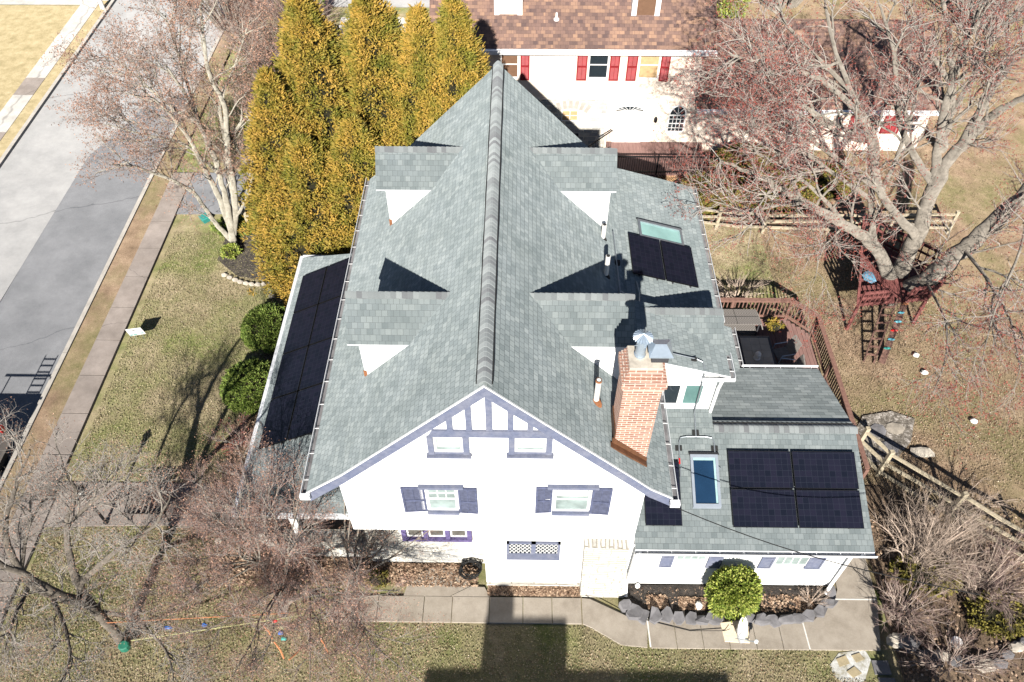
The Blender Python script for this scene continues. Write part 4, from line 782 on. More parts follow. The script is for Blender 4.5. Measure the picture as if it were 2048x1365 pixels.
# stepping stones, with white powder
sheet('chalk_patch',[G(x,y) for x,y in ((1660,1330),(1678,1306),(1730,1300),(1742,1320),(1730,1362),(1690,1368),(1668,1352))][::-1],-.005,'chalk')
for i,(pts,l) in enumerate(((((1673,1318),(1691,1311),(1700,1327),(1680,1334)),'left'),(((1703,1311),(1719,1306),(1729,1319),(1713,1325)),'top'),(((1694,1343),(1709,1333),(1724,1347),(1707,1356)),'bottom'))):
    tag(obj('stepping_stone',MB().ext([G(x,y,.02) for x,y in pts][::-1],(0,0,-.05),0),'paver_tan'),'square tan paver in the white chalky patch, '+l+' of three','paver','tan pavers in the chalk patch')
for i,(x,y) in enumerate(((9.85,7.35),(9.9,6.9))): tag(obj('stepping_stone',MB().box((x-.22,y-.18,-.03),(x+.22,y+.18,.03)),'slate'),'grey square stepping stone in the dark shade, '+('upper' if i==0 else 'lower')+' one','paver','grey stepping stones at the walk corner')
# ================================================================ satellite dish on plywood board
tag(obj('board',MB().ext([G(1441,1246,.10),G(1450,1283,.10),G(1500,1286,.10),G(1494,1240,.10)],(0,0,-.04),0),'ply'),'pale plywood board under the white satellite dish','board')
SD=thing('satellite_dish',G(1475,1265,.1),'white satellite dish lying on a plywood board on the front walk','satellite dish')
c=Vector(G(1478,1258,.42)); n=Vector((.80,-.45,.42)).normalized(); u=n.cross(Vector((0,0,1))).normalized(); v=u.cross(n); dm=MB(); K=20; pr=[]
for i in range(5):
    rr=i/4; pr.append([c+u*(.34*rr*math.cos(2*PI*k/K))+v*(.42*rr*math.sin(2*PI*k/K))+n*(.10*rr*rr) for k in range(K)])
for i in range(4):
    for k in range(K):
        q=[pr[i][k],pr[i][(k+1)%K],pr[i+1][(k+1)%K],pr[i+1][k]]
        if i==0: q=q[1:] if False else [pr[0][0],pr[1][k],pr[1][(k+1)%K]]
        dm.face(q); dm.face([p-n*.012 for p in q[::-1]])
obj('reflector',dm,'white_paint',SD); e=Vector(G(1512,1284,.42)); obj('arm',MB().tube([c-v*.40-n*.03,(c-v*.5+e)/2-Vector((0,0,.05)),e],.018,6),'conduit_grey',SD); obj('arm',MB().tube([c+u*.3,e],.01,5),'conduit_grey',SD); obj('receiver',MB().lathe(e-Vector((0,0,.05)),[(.035,0),(.055,.04),(.05,.12),(.02,.15)],10),'vent_white',SD)
obj('bracket',MB().beam(c-n*.02,Vector((c.x,c.y+.05,.1)),.06,.05),'steel',SD)
tag(obj('cable',MB().tube([G(1165,1188,.12),G(1250,1230,.07),G(1380,1262,.065),G(1450,1262,.12),G(1460,1258,.2)],.009,4),'rubber'),'thin black cable lying along the front walk to the dish','cable')
# hose coil
hc=MB(); c=Vector((-1.32,9.88,.0)); pts=[]
for i in range(170):
    t=i*.28; rr=.30+.05*math.sin(i*.37); pts.append(c+Vector((rr*math.cos(t)*.95,rr*math.sin(t)*.85+.02*math.sin(i),.10+.30*abs(math.sin(i*.053))+.03*math.sin(i*1.9))))
hc.tube(pts,.016,5); tag(obj('garden_hose',hc,'rubber'),'black garden hose coiled at the foot of the white bay wall','hose')
# ================================================================ street side things
SG=thing('yard_sign',G(270,668),'small white yard sign with green lettering band on the front lawn','sign')
g0=[Vector(G(*q)) for q in ((250,660,.72),(281,656,.80),(292,668,.30),(261,673,.22))]; bx_=MB(); nn=(g0[1]-g0[0]).cross(g0[3]-g0[0]).normalized(); bx_.ext([g0[3],g0[2],g0[1],g0[0]],-nn*-.01,0); obj('board',bx_,'white_paint',SG)
Lq=lambda u,v:(g0[3].lerp(g0[2],u)).lerp(g0[0].lerp(g0[1],u),v)-nn*.006
bd=MB(); 
for u0,u1,v0,v1 in ((.04,.22,.08,.24),(.26,.5,.10,.22),(.53,.72,.13,.18),(.76,.92,.16,.30)): bd.face([Lq(u0,v0),Lq(u1,v0),Lq(u1,v1),Lq(u0,v1)])
obj('lettering',bd,'plastic_teal',SG); bd=MB()
for u0,u1,v0,v1 in ((.12,.88,.42,.46),(.2,.8,.54,.58),(.38,.52,.70,.82),(.52,.64,.74,.80)): bd.face([Lq(u0,v0),Lq(u1,v0),Lq(u1,v1),Lq(u0,v1)])
obj('lettering',bd,'conduit_grey',SG); st=MB()
for u in (.25,.75): q=g0[3].lerp(g0[2],u); st.tube([(q.x,q.y,0),tuple(q)],.006,4)
obj('stake',st,'steel',SG)
LP=thing('lamp_post',G(213,1046),'black lamp post with white lantern beside the old path','lamp post'); b=Vector(G(213,1046))
obj('pole',MB().lathe(b,[(.09,0),(.07,.1),(.045,.15),(.04,1.75),(.06,1.78)],10),'black_metal',LP); lh=MB(); lh.lathe(b+Vector((0,0,1.78)),[(.07,0),(.12,.24)],6); obj('lantern',lh,'vent_white',LP); obj('lantern_cap',MB().lathe(b+Vector((0,0,2.02)),[(.16,0),(.06,.12),(.02,.18)],6),'black_metal',LP)
BN=thing('garden_bench',(-11.6,11.9,0),'curved dark slatted garden bench beside the old path','bench'); sb=MB(); ox,oy=-11.75,11.35
for i in range(7):
    y_=oy+.0+i*.0; 
cv=[(0,.62),(.12,.47),(.35,.42),(.55,.44),(.72,.55),(.86,.74)]
for i in range(8):
    u=i/8*1.25
    for (a,z0),(c_,z1) in zip(cv,cv[1:]): sb.ext([(ox+u,oy+a,z0),(ox+u+.11,oy+a,z0),(ox+u+.11,oy+c_,z1),(ox+u,oy+c_,z1)],(0,0,-.02),0)
obj('slats',sb,'bench_wood',BN)
for x_ in (ox,ox+1.2): obj('frame',MB().tube([(x_,oy+.05,0),(x_,oy+.1,.55),(x_,oy+.5,.60),(x_,oy+.86,.78)],.022,6).tube([(x_,oy+.7,.5),(x_,oy+.8,0)],.022,6),'black_metal',BN)
for k,(pa,pb,l) in enumerate((((140,1018),(182,998),'short black iron railing on the street side of the lamp post'),((232,1018),(262,1002),'short black iron railing between lamp post and slatted bench'))):
    A=Vector(G(*pa));B=Vector(G(*pb)); r=MB(); r.tube([A+Vector((0,0,.05)),A+Vector((0,0,.8)),B+Vector((0,0,.85)),B+Vector((0,0,.05))],.018,5)
    for i in range(1,6): q=A.lerp(B,i/6); r.tube([q+Vector((0,0,.05)),q+Vector((0,0,.82))],.010,4)
    tag(obj('iron_railing',r,'black_metal'),l,'railing')
tag(obj('street_pole',MB().lathe(G(207,20),[(.14,0),(.12,.3),(.10,7)],12),'vent_white'),'white street pole at the far kerb in the top left corner','pole')
tag(obj('planter',MB().lathe(G(412,442),[(.20,0),(.26,.22),(.24,.25)],4),'plastic_teal'),'pale teal planter box at the foot of the pale bare tree','planter')
# parked car with ladder on its rack, mostly outside the picture
V=thing('parked_car',(-17.2,11.7,0),'white car with red tail light and a roof ladder, cut by the left edge','car')
prof=[(14.12,.38),(14.18,.75),(14.10,1.02),(13.62,1.66),(13.2,1.74),(11.2,1.74),(10.3,1.12),(9.3,.98),(9.2,.4)]; bd=MB(); x0,x1=-18.15,-16.34
for (y,z),(y2,z2) in zip(prof,prof[1:]+prof[:1]):
    i0=.12 if z>1.3 else 0; i1=.12 if z2>1.3 else 0; bd.face([(x0+i0,y,z),(x1-i0,y,z),(x1-i1,y2,z2),(x0+i1,y2,z2)][::-1])
for s,xx in ((1,x1),(-1,x0)):
    P=[(xx-s*(.12 if z>1.3 else 0),y,z) for y,z in prof]; bd.face(P if s<0 else P[::-1])
obj('body',bd,'car_white',V); obj('tail_light',MB().box((-16.58,13.98,.86),(-16.33,14.17,1.10)),'tail_red',V); obj('tail_light',MB().box((-18.16,13.98,.86),(-17.91,14.17,1.10)),'tail_red',V)
obj('rear_window',MB().ext([(-17.9,14.065,1.09),(-16.6,14.065,1.09),(-16.62,13.70,1.58),(-17.88,13.70,1.58)][::-1],(0,-.01,-.01),0),'glass_dark',V)
obj('side_window',MB().ext([(-16.36,13.3,1.08),(-16.36,10.8,1.08),(-16.43,11.3,1.55),(-16.43,13.3,1.55)],(-.02,0,0),0),'glass_dark',V); obj('bumper',MB().box((-18.1,14.1,.35),(-16.4,14.24,.55)),'dark_grey',V)
for y in (13.3,10.1):
    for xx in (-16.45,-18.05):
        wh=MB(); K=18
        for k in range(K):
            a0,a1=2*PI*k/K,2*PI*(k+1)/K; q=lambda a,x_:(x_,y+.33*math.cos(a),.33+.33*math.sin(a)); wh.face([q(a0,xx-.1),q(a0,xx+.1),q(a1,xx+.1),q(a1,xx-.1)])
        wh.face([(xx+.1,y+.33*math.cos(2*PI*k/K),.33+.33*math.sin(2*PI*k/K)) for k in range(K)]); wh.face([(xx-.1,y+.33*math.cos(2*PI*k/K),.33+.33*math.sin(2*PI*k/K)) for k in range(K)][::-1]); obj('wheel',wh,'tyre',V)
rk=MB(); 
for y in (13.0,11.4): rk.beam((-18.2,y,2.0),(-16.4,y,2.0),.05,.05); rk.beam((-18.0,y,1.74),(-18.0,y,2.0),.04,.04,up=(0,1,0)); rk.beam((-16.55,y,1.74),(-16.55,y,2.0),.04,.04,up=(0,1,0))
rk.beam((-18.2,13.75,2.08),(-16.45,13.75,2.08),.05,.05); rk.beam((-18.0,13.0,2.0),(-18.0,13.75,2.08),.04,.04); rk.beam((-16.55,13.0,2.0),(-16.55,13.75,2.08),.04,.04); obj('roof_rack',rk,'black_metal',V)
LA=thing('ladder',(-16.95,12.6,2.05),'ladder lying on the rack of the white car','ladder')
for xx in (-17.15,-16.72): obj('side_rail',MB().beam((xx,10.4,2.12),(xx,14.5,2.16),.03,.08),'steel',LA)
for i in range(14): y=10.6+i*.29; obj('rung',MB().beam((-17.15,y,2.12+.01*i*.3),(-16.72,y,2.12+.01*i*.3),.04,.03),'steel',LA)
# webbing and hanging toys between the two bare trees
o1,o2=G(214,1246,1.5),G(590,1226,1.2); tag(obj('slackline',MB().beam(o1,o2,.012,.03),'orange_strap'),'orange strap stretched between the two bare trees on the lawn','strap')
y1,y2=G(262,1282,.5),G(620,1229,1.4); tag(obj('slackline',MB().beam(y1,y2,.012,.03),'yellow_strap'),'yellow strap stretched below the orange one between the two trees','strap')
tag(obj('strap_ratchet',MB().lathe(G(252,1296,.30),[(.13,0),(.15,.06),(.14,.2),(.11,.22)],10),'plastic_green'),'green padding wrapped round the foot of the lower left tree','padding')
for (px,py,mt,l) in ((563,1255,'yellow_strap','yellow'),(562,1266,'toy_blue','blue'),(568,1278,'plastic_teal','green'),(550,1242,'tail_red','red'),(335,1256,'toy_blue','long blue'),(408,1250,'toy_blue','faded blue')): tag(obj('hanging_toy',MB().blob(G(px,py,.9),(.14 if 'long' in l else .08,.06,.06),0,8,px,.2),mt),l+' hand grip hanging from the strap between the trees','toy','hand grips on the straps')
for k,(a,b) in enumerate((((525,1250),(545,1278)),((548,1284),(568,1318)),((578,1320),(606,1290)),((638,1275),(655,1305)))): tag(obj('ribbon',MB().tube([G(*a,.9),G((a[0]+b[0])/2+3,(a[1]+b[1])/2,.75),G(*b,.6)],.022,5),'orange_strap'),('orange ribbon hanging by the blue and green grips','orange ribbon hanging lowest, left one','orange ribbon hanging lowest, middle one','orange ribbon farthest right under the reddish tree')[k],'ribbon','orange ribbons under the straps')
tag(obj('power_cable',MB().tube([Vector((3.04,9.55,5.25)).lerp(Vector(G(1960,1190,6.0)),t/14)+Vector((0,0,-.5*math.sin(PI*t/14))) for t in range(15)],.012,4),'rubber'),'thin overhead cable leaving the white gable wall across the wing roof','cable')
# ================================================================ trees
def norm(v): return v/(np.linalg.norm(v)+1e-9)
class Tubes:
    def __init__(s): s.V=[]; s.F=[]; s.M=[]; s.n=0
    def add(s,pts,rad,k,m=0):
        P=np.asarray(pts,float); n=len(P); T=np.empty_like(P); T[1:-1]=P[2:]-P[:-2]; T[0]=P[1]-P[0]; T[-1]=P[-1]-P[-2]
        T/=np.linalg.norm(T,axis=1,keepdims=True)+1e-9
        ref=np.array([.31,.17,.93]) if abs(T[0][2])<.8 else np.array([.9,.3,.1])
        A=np.cross(T,ref); A/=np.linalg.norm(A,axis=1,keepdims=True)+1e-9; B=np.cross(T,A)
        a=np.arange(k)*2*PI/k; r=np.asarray(rad).reshape(-1,1,1)
        V=P[:,None,:]+r*(A[:,None,:]*np.cos(a)[None,:,None]+B[:,None,:]*np.sin(a)[None,:,None])
        s.V.append(V.reshape(-1,3)); i=np.arange(n-1)[:,None]*k; j=np.arange(k)[None,:]; j2=(j+1)%k
        F=np.stack([i+j,i+j2,i+k+j2,i+k+j],-1).reshape(-1,4)+s.n; s.F.append(F); s.M.append(np.full(len(F),m)); s.n+=n*k
    def build(s,name,mats,parent): return fastmesh(name,np.concatenate(s.V),np.concatenate(s.F),mats,np.concatenate(s.M),parent)
def smooth(pts,sub=4):
    P=[np.array(p,float) for p in pts]; out=[]
    for i in range(len(P)-1):
        p0=P[max(i-1,0)];p1=P[i];p2=P[i+1];p3=P[min(i+2,len(P)-1)]
        for k in range(sub):
            t=k/sub; out.append(.5*((2*p1)+(-p0+p2)*t+(2*p0-5*p1+4*p2-p3)*t*t+(-p0+3*p1-3*p2+p3)*t**3))
    out.append(P[-1]); return np.array(out)
def branch(q,p,d,L,nseg,wob,up):
    pts=[p]; d=norm(d)
    for i in range(nseg):
        d=norm(d+q.normal(0,wob,3)+np.array([0,0,up])); pts.append(pts[-1]+d*L/nseg)
    return np.array(pts)
def spawn(q,tb,pts,r0,r1,lv,cfg,tips):
    c=cfg['lv'][lv]; n=max(1,int(c['n']*q.uniform(.75,1.25))); m=len(pts)-1
    for i in range(n):
        t=c.get('t0',.2)+(1-c.get('t0',.2))*((i+q.uniform(0,1))/n); x=min(t*m,m-1e-3); k=int(x); f=x-k
        p=pts[k]*(1-f)+pts[k+1]*f; d=norm(pts[k+1]-pts[k]); rr=(r0*(1-t)+r1*t)
        a=q.normal(0,1,3); a=norm(a-d*np.dot(a,d)); ang=q.uniform(*c['ang']); dd=norm(d*math.cos(ang)+a*math.sin(ang)+np.array(cfg.get('bias',(0,0,0))))
        L=c['len']*q.uniform(.6,1.25)*(1-.45*t); r=min(c['r'],rr*.75)
        bp=branch(q,p,dd,L,c['seg'],c['wob'],c['up']); tb.add(bp,np.linspace(r,r*c.get('tip',.35),len(bp)),c['k'],c.get('m',0))
        if lv+1<len(cfg['lv']): spawn(q,tb,bp,r,r*.35,lv+1,cfg,tips)
        else:
            tips.append(bp[-1]); tips.append(bp[len(bp)//2])
def cards(P,size,q,elong=1.6,normal=None):
    n=len(P); A=q.normal(0,1,(n,3)); A/=np.linalg.norm(A,axis=1,keepdims=True); B=q.normal(0,1,(n,3)); B-=A*(A*B).sum(1,keepdims=True); B/=np.linalg.norm(B,axis=1,keepdims=True)
    s=size*q.uniform(.6,1.3,(n,1)); V=np.stack([P-A*s*elong/2,P+B*s*.42,P+A*s*elong/2,P-B*s*.42],1).reshape(-1,3); F=np.arange(4*n).reshape(-1,4); return V,F
def tree(name,label,base,limbs,cfg,seed,mats,budmat=None,bud=(.05,3,.06),cat='tree',group=None):
    q=np.random.default_rng(seed); root=thing(name,Vector(base),label,cat,group); tr=Tubes(); tw=Tubes(); tips=[]
    for pts,r0,r1 in limbs:
        sp=smooth(pts,5); sp[1:-1]+=q.normal(0,r0*.10,(len(sp)-2,3)); m=len(sp)
        rad=np.linspace(r0,r1,m)*(1+.06*np.sin(np.arange(m)*1.3)); tr.add(sp,rad,10 if r0>.1 else 7,0); spawn(q,tw,sp,r0,r1,0,cfg,tips)
    tr.build('trunk',[mats[0]],root); tw.build('crown',mats[1:],root)
    if budmat:
        T=np.array(tips); T=np.repeat(T,bud[1],0)+q.normal(0,bud[2],(len(T)*bud[1],3)); V,F=cards(T,bud[0],q); fastmesh('buds',V,F,[budmat],None,root)
    return root
def g3(l): return [G(x,y,z) for x,y,z in l]
LV=lambda n,l,ang,r,seg,wob,up,k,m=0,t0=.2,tip=.35: dict(n=n,len=l,ang=ang,r=r,seg=seg,wob=wob,up=up,k=k,m=m,t0=t0,tip=tip)
# pale tree by the street
L=[([(468,492,0),(458,430,1.3),(440,350,3.0),(400,250,5.2),(372,190,6.6),(330,130,8)],.15,.03),
([(466,470,.4),(470,400,1.8),(455,300,4),(450,215,6),(420,150,7.5),(405,60,9.0),(400,-20,10)],.15,.03),
([(466,470,.4),(440,400,1.9),(405,330,3.4),(370,265,4.8),(325,215,6),(285,180,7)],.13,.025),
([(462,480,.2),(430,445,.9),(385,385,2.2),(330,355,3.2),(270,335,4.2),(225,330,5)],.11,.02),
([(470,400,1.8),(452,310,3.6),(480,250,4.8),(520,205,5.8),(545,150,7)],.10,.02),
([(455,300,4),(440,210,5.8),(470,130,7.2),(500,40,8.6)],.08,.02),
([(400,250,5.2),(330,205,5.6),(270,150,6.4),(215,110,7.2)],.07,.015),
([(440,350,3.0),(370,290,3.9),(290,270,4.8),(215,250,5.6)],.07,.015),([(400,250,5.2),(360,120,7.6),(330,30,9.2)],.07,.02),([(468,440,1.0),(500,380,2.2),(500,300,3.8),(530,260,5)],.07,.02)]
cfgA=dict(bias=(0,0,.12),lv=[LV(12,2.3,(.4,.95),.028,5,.14,.04,5),LV(10,1.2,(.4,1.0),.012,4,.18,.03,3,1),LV(8,.6,(.4,1.1),.007,3,.22,.03,3,1)])
tree('maple_tree','pale barked bare tree with brown seed clusters beside the street and yellow evergreens',G(468,492),[(g3(a),b,c) for a,b,c in L],cfgA,1,['bark_pale','bark_pale','twig_brown'],'seed_brown',(.036,3,.03))
# big red maple
L=[([(1772,605,0),(1790,560,.9),(1830,480,2.9),(1868,375,5.1),(1925,290,6.6),(1990,230,7.6),(2060,190,8.6)],.38,.08),
([(1790,588,.4),(1850,562,1.8),(1925,500,3.2),(1990,443,4.2),(2065,370,5.4)],.36,.24),
([(1785,570,.8),(1748,492,2.6),(1690,450,3.7),(1600,400,5.1),(1520,355,6.3),(1440,320,7.2)],.27,.025),
([(1748,492,2.6),(1742,400,4.3),(1752,285,6.4),(1700,180,8.2),(1660,60,9.8),(1650,-20,10.6)],.14,.03),
([(1832,475,3.2),(1762,385,5),(1730,250,7.2),(1640,160,8.6),(1540,130,9.4),(1460,110,10)],.16,.02),
([(1868,372,5.1),(1882,250,7.2),(1912,140,8.8),(1960,20,10.4)],.18,.04),([(1925,290,6.6),(1985,180,8.3),(2050,90,9.6)],.18,.05),
([(1925,495,3.2),(1975,560,3.9),(2020,640,4.6),(2040,740,5.0)],.07,.015),
([(1690,450,3.7),(1645,500,4.2),(1630,560,4.4)],.045,.010),([(1600,400,5.1),(1500,420,5.3),(1420,400,5.8)],.07,.012),
([(1762,385,5),(1650,300,6.4),(1560,250,7.2),(1450,235,7.8)],.10,.02),([(1752,285,6.4),(1650,240,7.4),(1560,170,8.6),(1500,60,9.8)],.10,.02),([(1868,375,5.1),(1800,250,7),(1790,120,9),(1760,10,10.5)],.14,.03),
([(1850,562,1.8),(1890,640,3.0),(1890,720,3.4),(1860,800,3.6)],.05,.010),([(1700,180,8.2),(1600,80,9.2),(1520,-10,10)],.08,.02),([(1690,450,3.7),(1640,390,5.2),(1560,330,6.6),(1480,290,7.6)],.09,.012),([(1742,400,4.3),(1670,350,5.8),(1590,290,7.2),(1520,240,8.2)],.09,.012),([(1752,285,6.4),(1680,270,7.0),(1600,210,8.2),(1540,200,8.8)],.08,.012),([(1600,400,5.1),(1560,300,6.6),(1500,190,8.2),(1470,160,8.8)],.08,.012),([(1762,385,5),(1800,300,6.4),(1830,200,8),(1850,100,9.2)],.09,.015),([(2065,370,5.4),(2040,500,5.8),(1990,620,5.6),(1960,740,5.2)],.05,.012)]
cfgM=dict(bias=(0,-.03,.05),lv=[LV(11,2.8,(.4,1.05),.045,6,.17,.02,5),LV(10,1.4,(.4,1.0),.017,4,.2,.02,4,1),LV(6,.62,(.4,1.1),.008,3,.24,.03,3,2)])
tree('maple_tree','huge grey bare maple with red buds growing through the maroon play platform',G(1772,605),[(g3(a),b,c) for a,b,c in L],cfgM,2,['bark_grey','bark_grey','twig_grey','twig_red'],'bud_red',(.030,3,.022))
# second grey tree behind it
L=[([(1880,300,0),(1895,240,1.8),(1905,170,4),(1900,80,6.5),(1880,-30,9)],.24,.06),([(1895,240,1.8),(1950,150,4.2),(1990,60,6.5),(2030,-30,8.5)],.15,.04),([(1905,170,4),(1850,90,6),(1800,-10,8.4)],.12,.03),([(1900,120,5),(1960,40,7),(1990,-40,9)],.1,.03)]
cfgB=dict(bias=(0,0,.1),lv=[LV(8,2.4,(.4,.9),.035,5,.14,.05,5),LV(7,1.2,(.4,1.0),.014,4,.18,.04,3,1),LV(5,.6,(.4,1.1),.008,3,.22,.03,3,1)])
tree('bare_tree','grey bare tree behind the big maple, by the end of the red shuttered wing',G(1880,300),[(g3(a),b,c) for a,b,c in L],cfgB,3,['bark_grey','bark_grey','twig_grey'],'bud_red',(.05,1,.05))
# lower left tree
L=[([(250,1290,0),(222,1255,1.0),(196,1228,2.0),(165,1205,2.9),(100,1180,3.9),(40,1145,4.8),(-30,1115,5.6)],.145,.06),
([(165,1205,2.9),(75,1175,4.1),(25,1115,5.2),(10,1050,6.2),(30,975,7),(60,900,7.8)],.12,.02),([(196,1228,2.0),(158,1170,3.4),(140,1115,4.5),(135,1050,5.5),(150,985,6.3),(120,930,7)],.12,.02),
([(158,1170,3.4),(200,1130,4.2),(250,1090,5.2),(310,1050,6.2),(340,990,7)],.09,.012),([(100,1188,2.9),(128,1250,3.2),(140,1310,3.4),(120,1370,3.5)],.07,.012),([(60,1170,3.3),(30,1230,3.8),(10,1300,4)],.07,.012),
([(40,1150,3.6),(60,1050,4.2),(100,980,4.8)],.06,.012),([(205,1225,1.6),(270,1240,2.3),(330,1300,2.9),(350,1370,3.2)],.06,.012),([(135,1050,5.5),(190,1000,6.3),(240,960,7)],.05,.01)]
cfgC=dict(bias=(0,0,.08),lv=[LV(12,1.6,(.45,1.0),.022,5,.2,.03,4),LV(10,.85,(.5,1.1),.010,4,.25,.02,3,1),LV(8,.44,(.5,1.2),.0055,3,.28,.02,3,1)])
tree('bare_tree','grey bare tree in the lower left corner with the straps tied to its trunk',G(250,1290),[(g3(a),b,c) for a,b,c in L],cfgC,4,['bark_dark','bark_grey','twig_grey'],'seed_brown',(.022,1,.015))
# reddish multi-stemmed tree in the lower middle
L=[]; ST=[((520,1125),1.9),((575,1115),2.1),((620,1180),1.7),((560,1180),1.5)]
for (x,y),z in ST: L.append(([(566,1232,0),(562+(x-560)*.3,1215+(y-1215)*.35,.5),(x,y,z)],.10,.055))
for i,(x,y,z) in enumerate(((400,960,4.6),(350,1010,4.0),(470,880,5.2),(430,1060,3.6),(520,930,5.0),(300,1100,3.6),(350,1180,3.2),(400,1270,3.0),(520,1330,3.0),(640,1300,3.1),(700,1230,3.2),(740,1310,3.3),(610,1050,4.2),(480,990,4.7),(760,1190,3.9),(620,1370,3.2),(460,1360,3.0),(310,1250,3.0),(540,1070,3.9),(820,1290,3.2),(850,1370,3.3),(760,1380,3.1),(250,1180,3.4),(600,960,4.6))):
    (hx,hy),hz=min(ST,key=lambda q:(q[0][0]-x)**2+(q[0][1]-y)**2)
    j=lambda s:((i*37%11)-5)*s*(1 if i%2 else -1); L.append(([(hx,hy,hz),(hx+(x-hx)*.32+j(2.2),hy+(y-hy)*.28-j(2.),hz+(z-hz)*.6),(hx+(x-hx)*.62-j(2.6),hy+(y-hy)*.60+j(2.8),hz+(z-hz)*.9),(x,y,z)],.030,.010))
cfgD=dict(bias=(0,0,.12),lv=[LV(10,1.15,(.35,.95),.016,4,.18,.04,4),LV(9,.7,(.4,1.0),.008,3,.2,.04,3,1),LV(8,.42,(.4,1.0),.0052,3,.2,.06,3,2)])
tree('bare_tree','spreading multi-stemmed bare tree with fine reddish twigs in front of the porch',G(570,1230),[(g3(a),b,c) for a,b,c in L],cfgD,5,['bark_grey','bark_grey','twig_grey','twig_red'],'seed_brown',(.024,1,.05))
L=[]
for x,y,z in ((760,1040,3.4),(700,1040,3.6),(800,1000,3.2),(860,1060,2.6),(660,1090,3.2),(740,970,3.8),(640,1150,2.4),(730,1230,2.0),(800,1180,2.0),(735,985,4.3),(800,965,4.4),(690,970,4.2),(840,1010,3.6)):
    L.append(([(690,1195,0),(705,1160,.8),(690+(x-690)*.5,1180+(y-1180)*.5,z*.5),(x,y,z)],.05,.012))
cfgE=dict(bias=(0,0,.12),lv=[LV(8,.85,(.35,.9),.012,4,.18,.05,4),LV(6,.42,(.4,1.0),.006,3,.2,.05,3,1),LV(4,.25,(.4,1.0),.004,2,.2,.05,3,1)])
tree('crape_myrtle','small bare ornamental tree at the left corner of the white gable wall',G(690,1195),[(g3(a),b,c) for a,b,c in L],cfgE,6,['bark_grey','bark_grey','twig_brown'],'seed_brown',(.024,1,.04))
# shrubs made of upright stems
def shrub(name,label,c,rx,ry,h,n,seed,mats,budmat=None,cat='shrub',group=None,dens=(5,4)):
    q=np.random.default_rng(seed); L=[]; c=np.array(c)
    for i in range(n):
        a=q.uniform(0,2*PI); rr=math.sqrt(q.uniform(0,1)); e=c+np.array([rx*rr*math.cos(a),ry*rr*math.sin(a),h*q.uniform(.6,1)*(1-.35*rr)]); b=c+np.array([rx*.25*rr*math.cos(a),ry*.25*rr*math.sin(a),0]); L.append(([b,(b*.55+e*.45)+np.array([0,0,h*.12]),e],.02*h/1.6,.006))
    cf=dict(bias=(0,0,.15),lv=[LV(dens[0],.32*h,(.35,.9),.008,3,.15,.06,3),LV(dens[1],.17*h,(.35,.9),.0045,2,.18,.05,3,1)])
    return tree(name,label,c,L,cf,seed,mats,budmat,(.03,1,.04),cat,group)
tn=['twig_tan','twig_tan','twig_tan']
shrub('bare_shrub','tall tan leafless shrub between the wing corner and the rail fence',G(1830,1130),1.9,1.4,2.8,60,11,tn,group=None,dens=(8,7)); shrub('bare_shrub','dense pinkish tan leafless shrub below the rail fence at the right edge',G(1960,1180),1.9,1.2,2.3,44,12,['twig_tan','twig_tan','twig_red'],dens=(8,7))
shrub('bare_shrub','leafless shrub leaning over the front walk corner at the lower right',G(1800,1230),1.2,1.0,1.7,40,13,['twig_brown','twig_tan','twig_red'],dens=(7,6)); shrub('bare_shrub','leafless tan shrub behind the diagonal rail fence',G(1900,1020),1.8,.7,1.7,15,14,tn,dens=(6,6)); shrub('bare_shrub','low leafless shrub at the bottom right corner',G(1900,1330),1.8,.7,1.3,40,15,['twig_brown','twig_tan','twig_red'],dens=(7,6))
shrub('bare_shrub','small pale leafless shrub in the mulch bed at the right end of the wing',G(1618,1205),.5,.35,.75,18,16,['twig_tan','twig_tan','twig_tan']); shrub('bare_shrub','yellowish leafless shrub by the deck below the teal skylight roof edge',G(1470,600),1.5,.6,1.3,34,17,['twig_tan','twig_tan','twig_tan'])
shrub('bare_shrub','purplish leafless shrub under the porch roof edge below the second round bush',G(480,890),.8,.8,1.0,26,18,['twig_red','twig_red','twig_red'],'bud_red'); shrub('bare_shrub','reddish leafless shrub in front of the whitewashed porch wall',G(600,1120),1.0,.35,.9,24,19,['twig_red','twig_red','twig_red'],'dead_leaf'); shrub('bare_shrub','rust coloured leafless shrub below the porch gutter corner',G(440,1000),.9,.7,1.2,26,20,['twig_brown','twig_red','twig_red'],'dead_leaf')
shrub('bare_shrub','grey brown leafless bush behind the yellow evergreens at the top',G(600,70),3.0,2.0,3.2,50,21,['twig_brown','twig_brown','twig_red'],'seed_brown',dens=(7,7)); shrub('bare_shrub','brown leafless bush behind the pale tree, street side',G(540,150),2.4,2.0,4.2,50,22,['twig_brown','twig_brown','twig_red'],'seed_brown',dens=(7,7)); shrub('bare_shrub','mauve leafless bush at the top edge between tree crown and evergreens',G(470,60),3.4,2.,5.0,60,23,['bark_grey','twig_brown','twig_red'],'seed_brown',dens=(8,8))
shrub('bare_tree','reddish bare tree beyond the cream house at the top right',G(1560,10),4,2.,5.5,60,24,['bark_grey','twig_red','twig_red'],'bud_red',dens=(8,7)); shrub('bare_tree','reddish bare tree in the top right corner behind the grey tree',G(1960,60),4.5,2.5,6,60,25,['bark_grey','twig_grey','twig_red'],'bud_red',dens=(8,7))
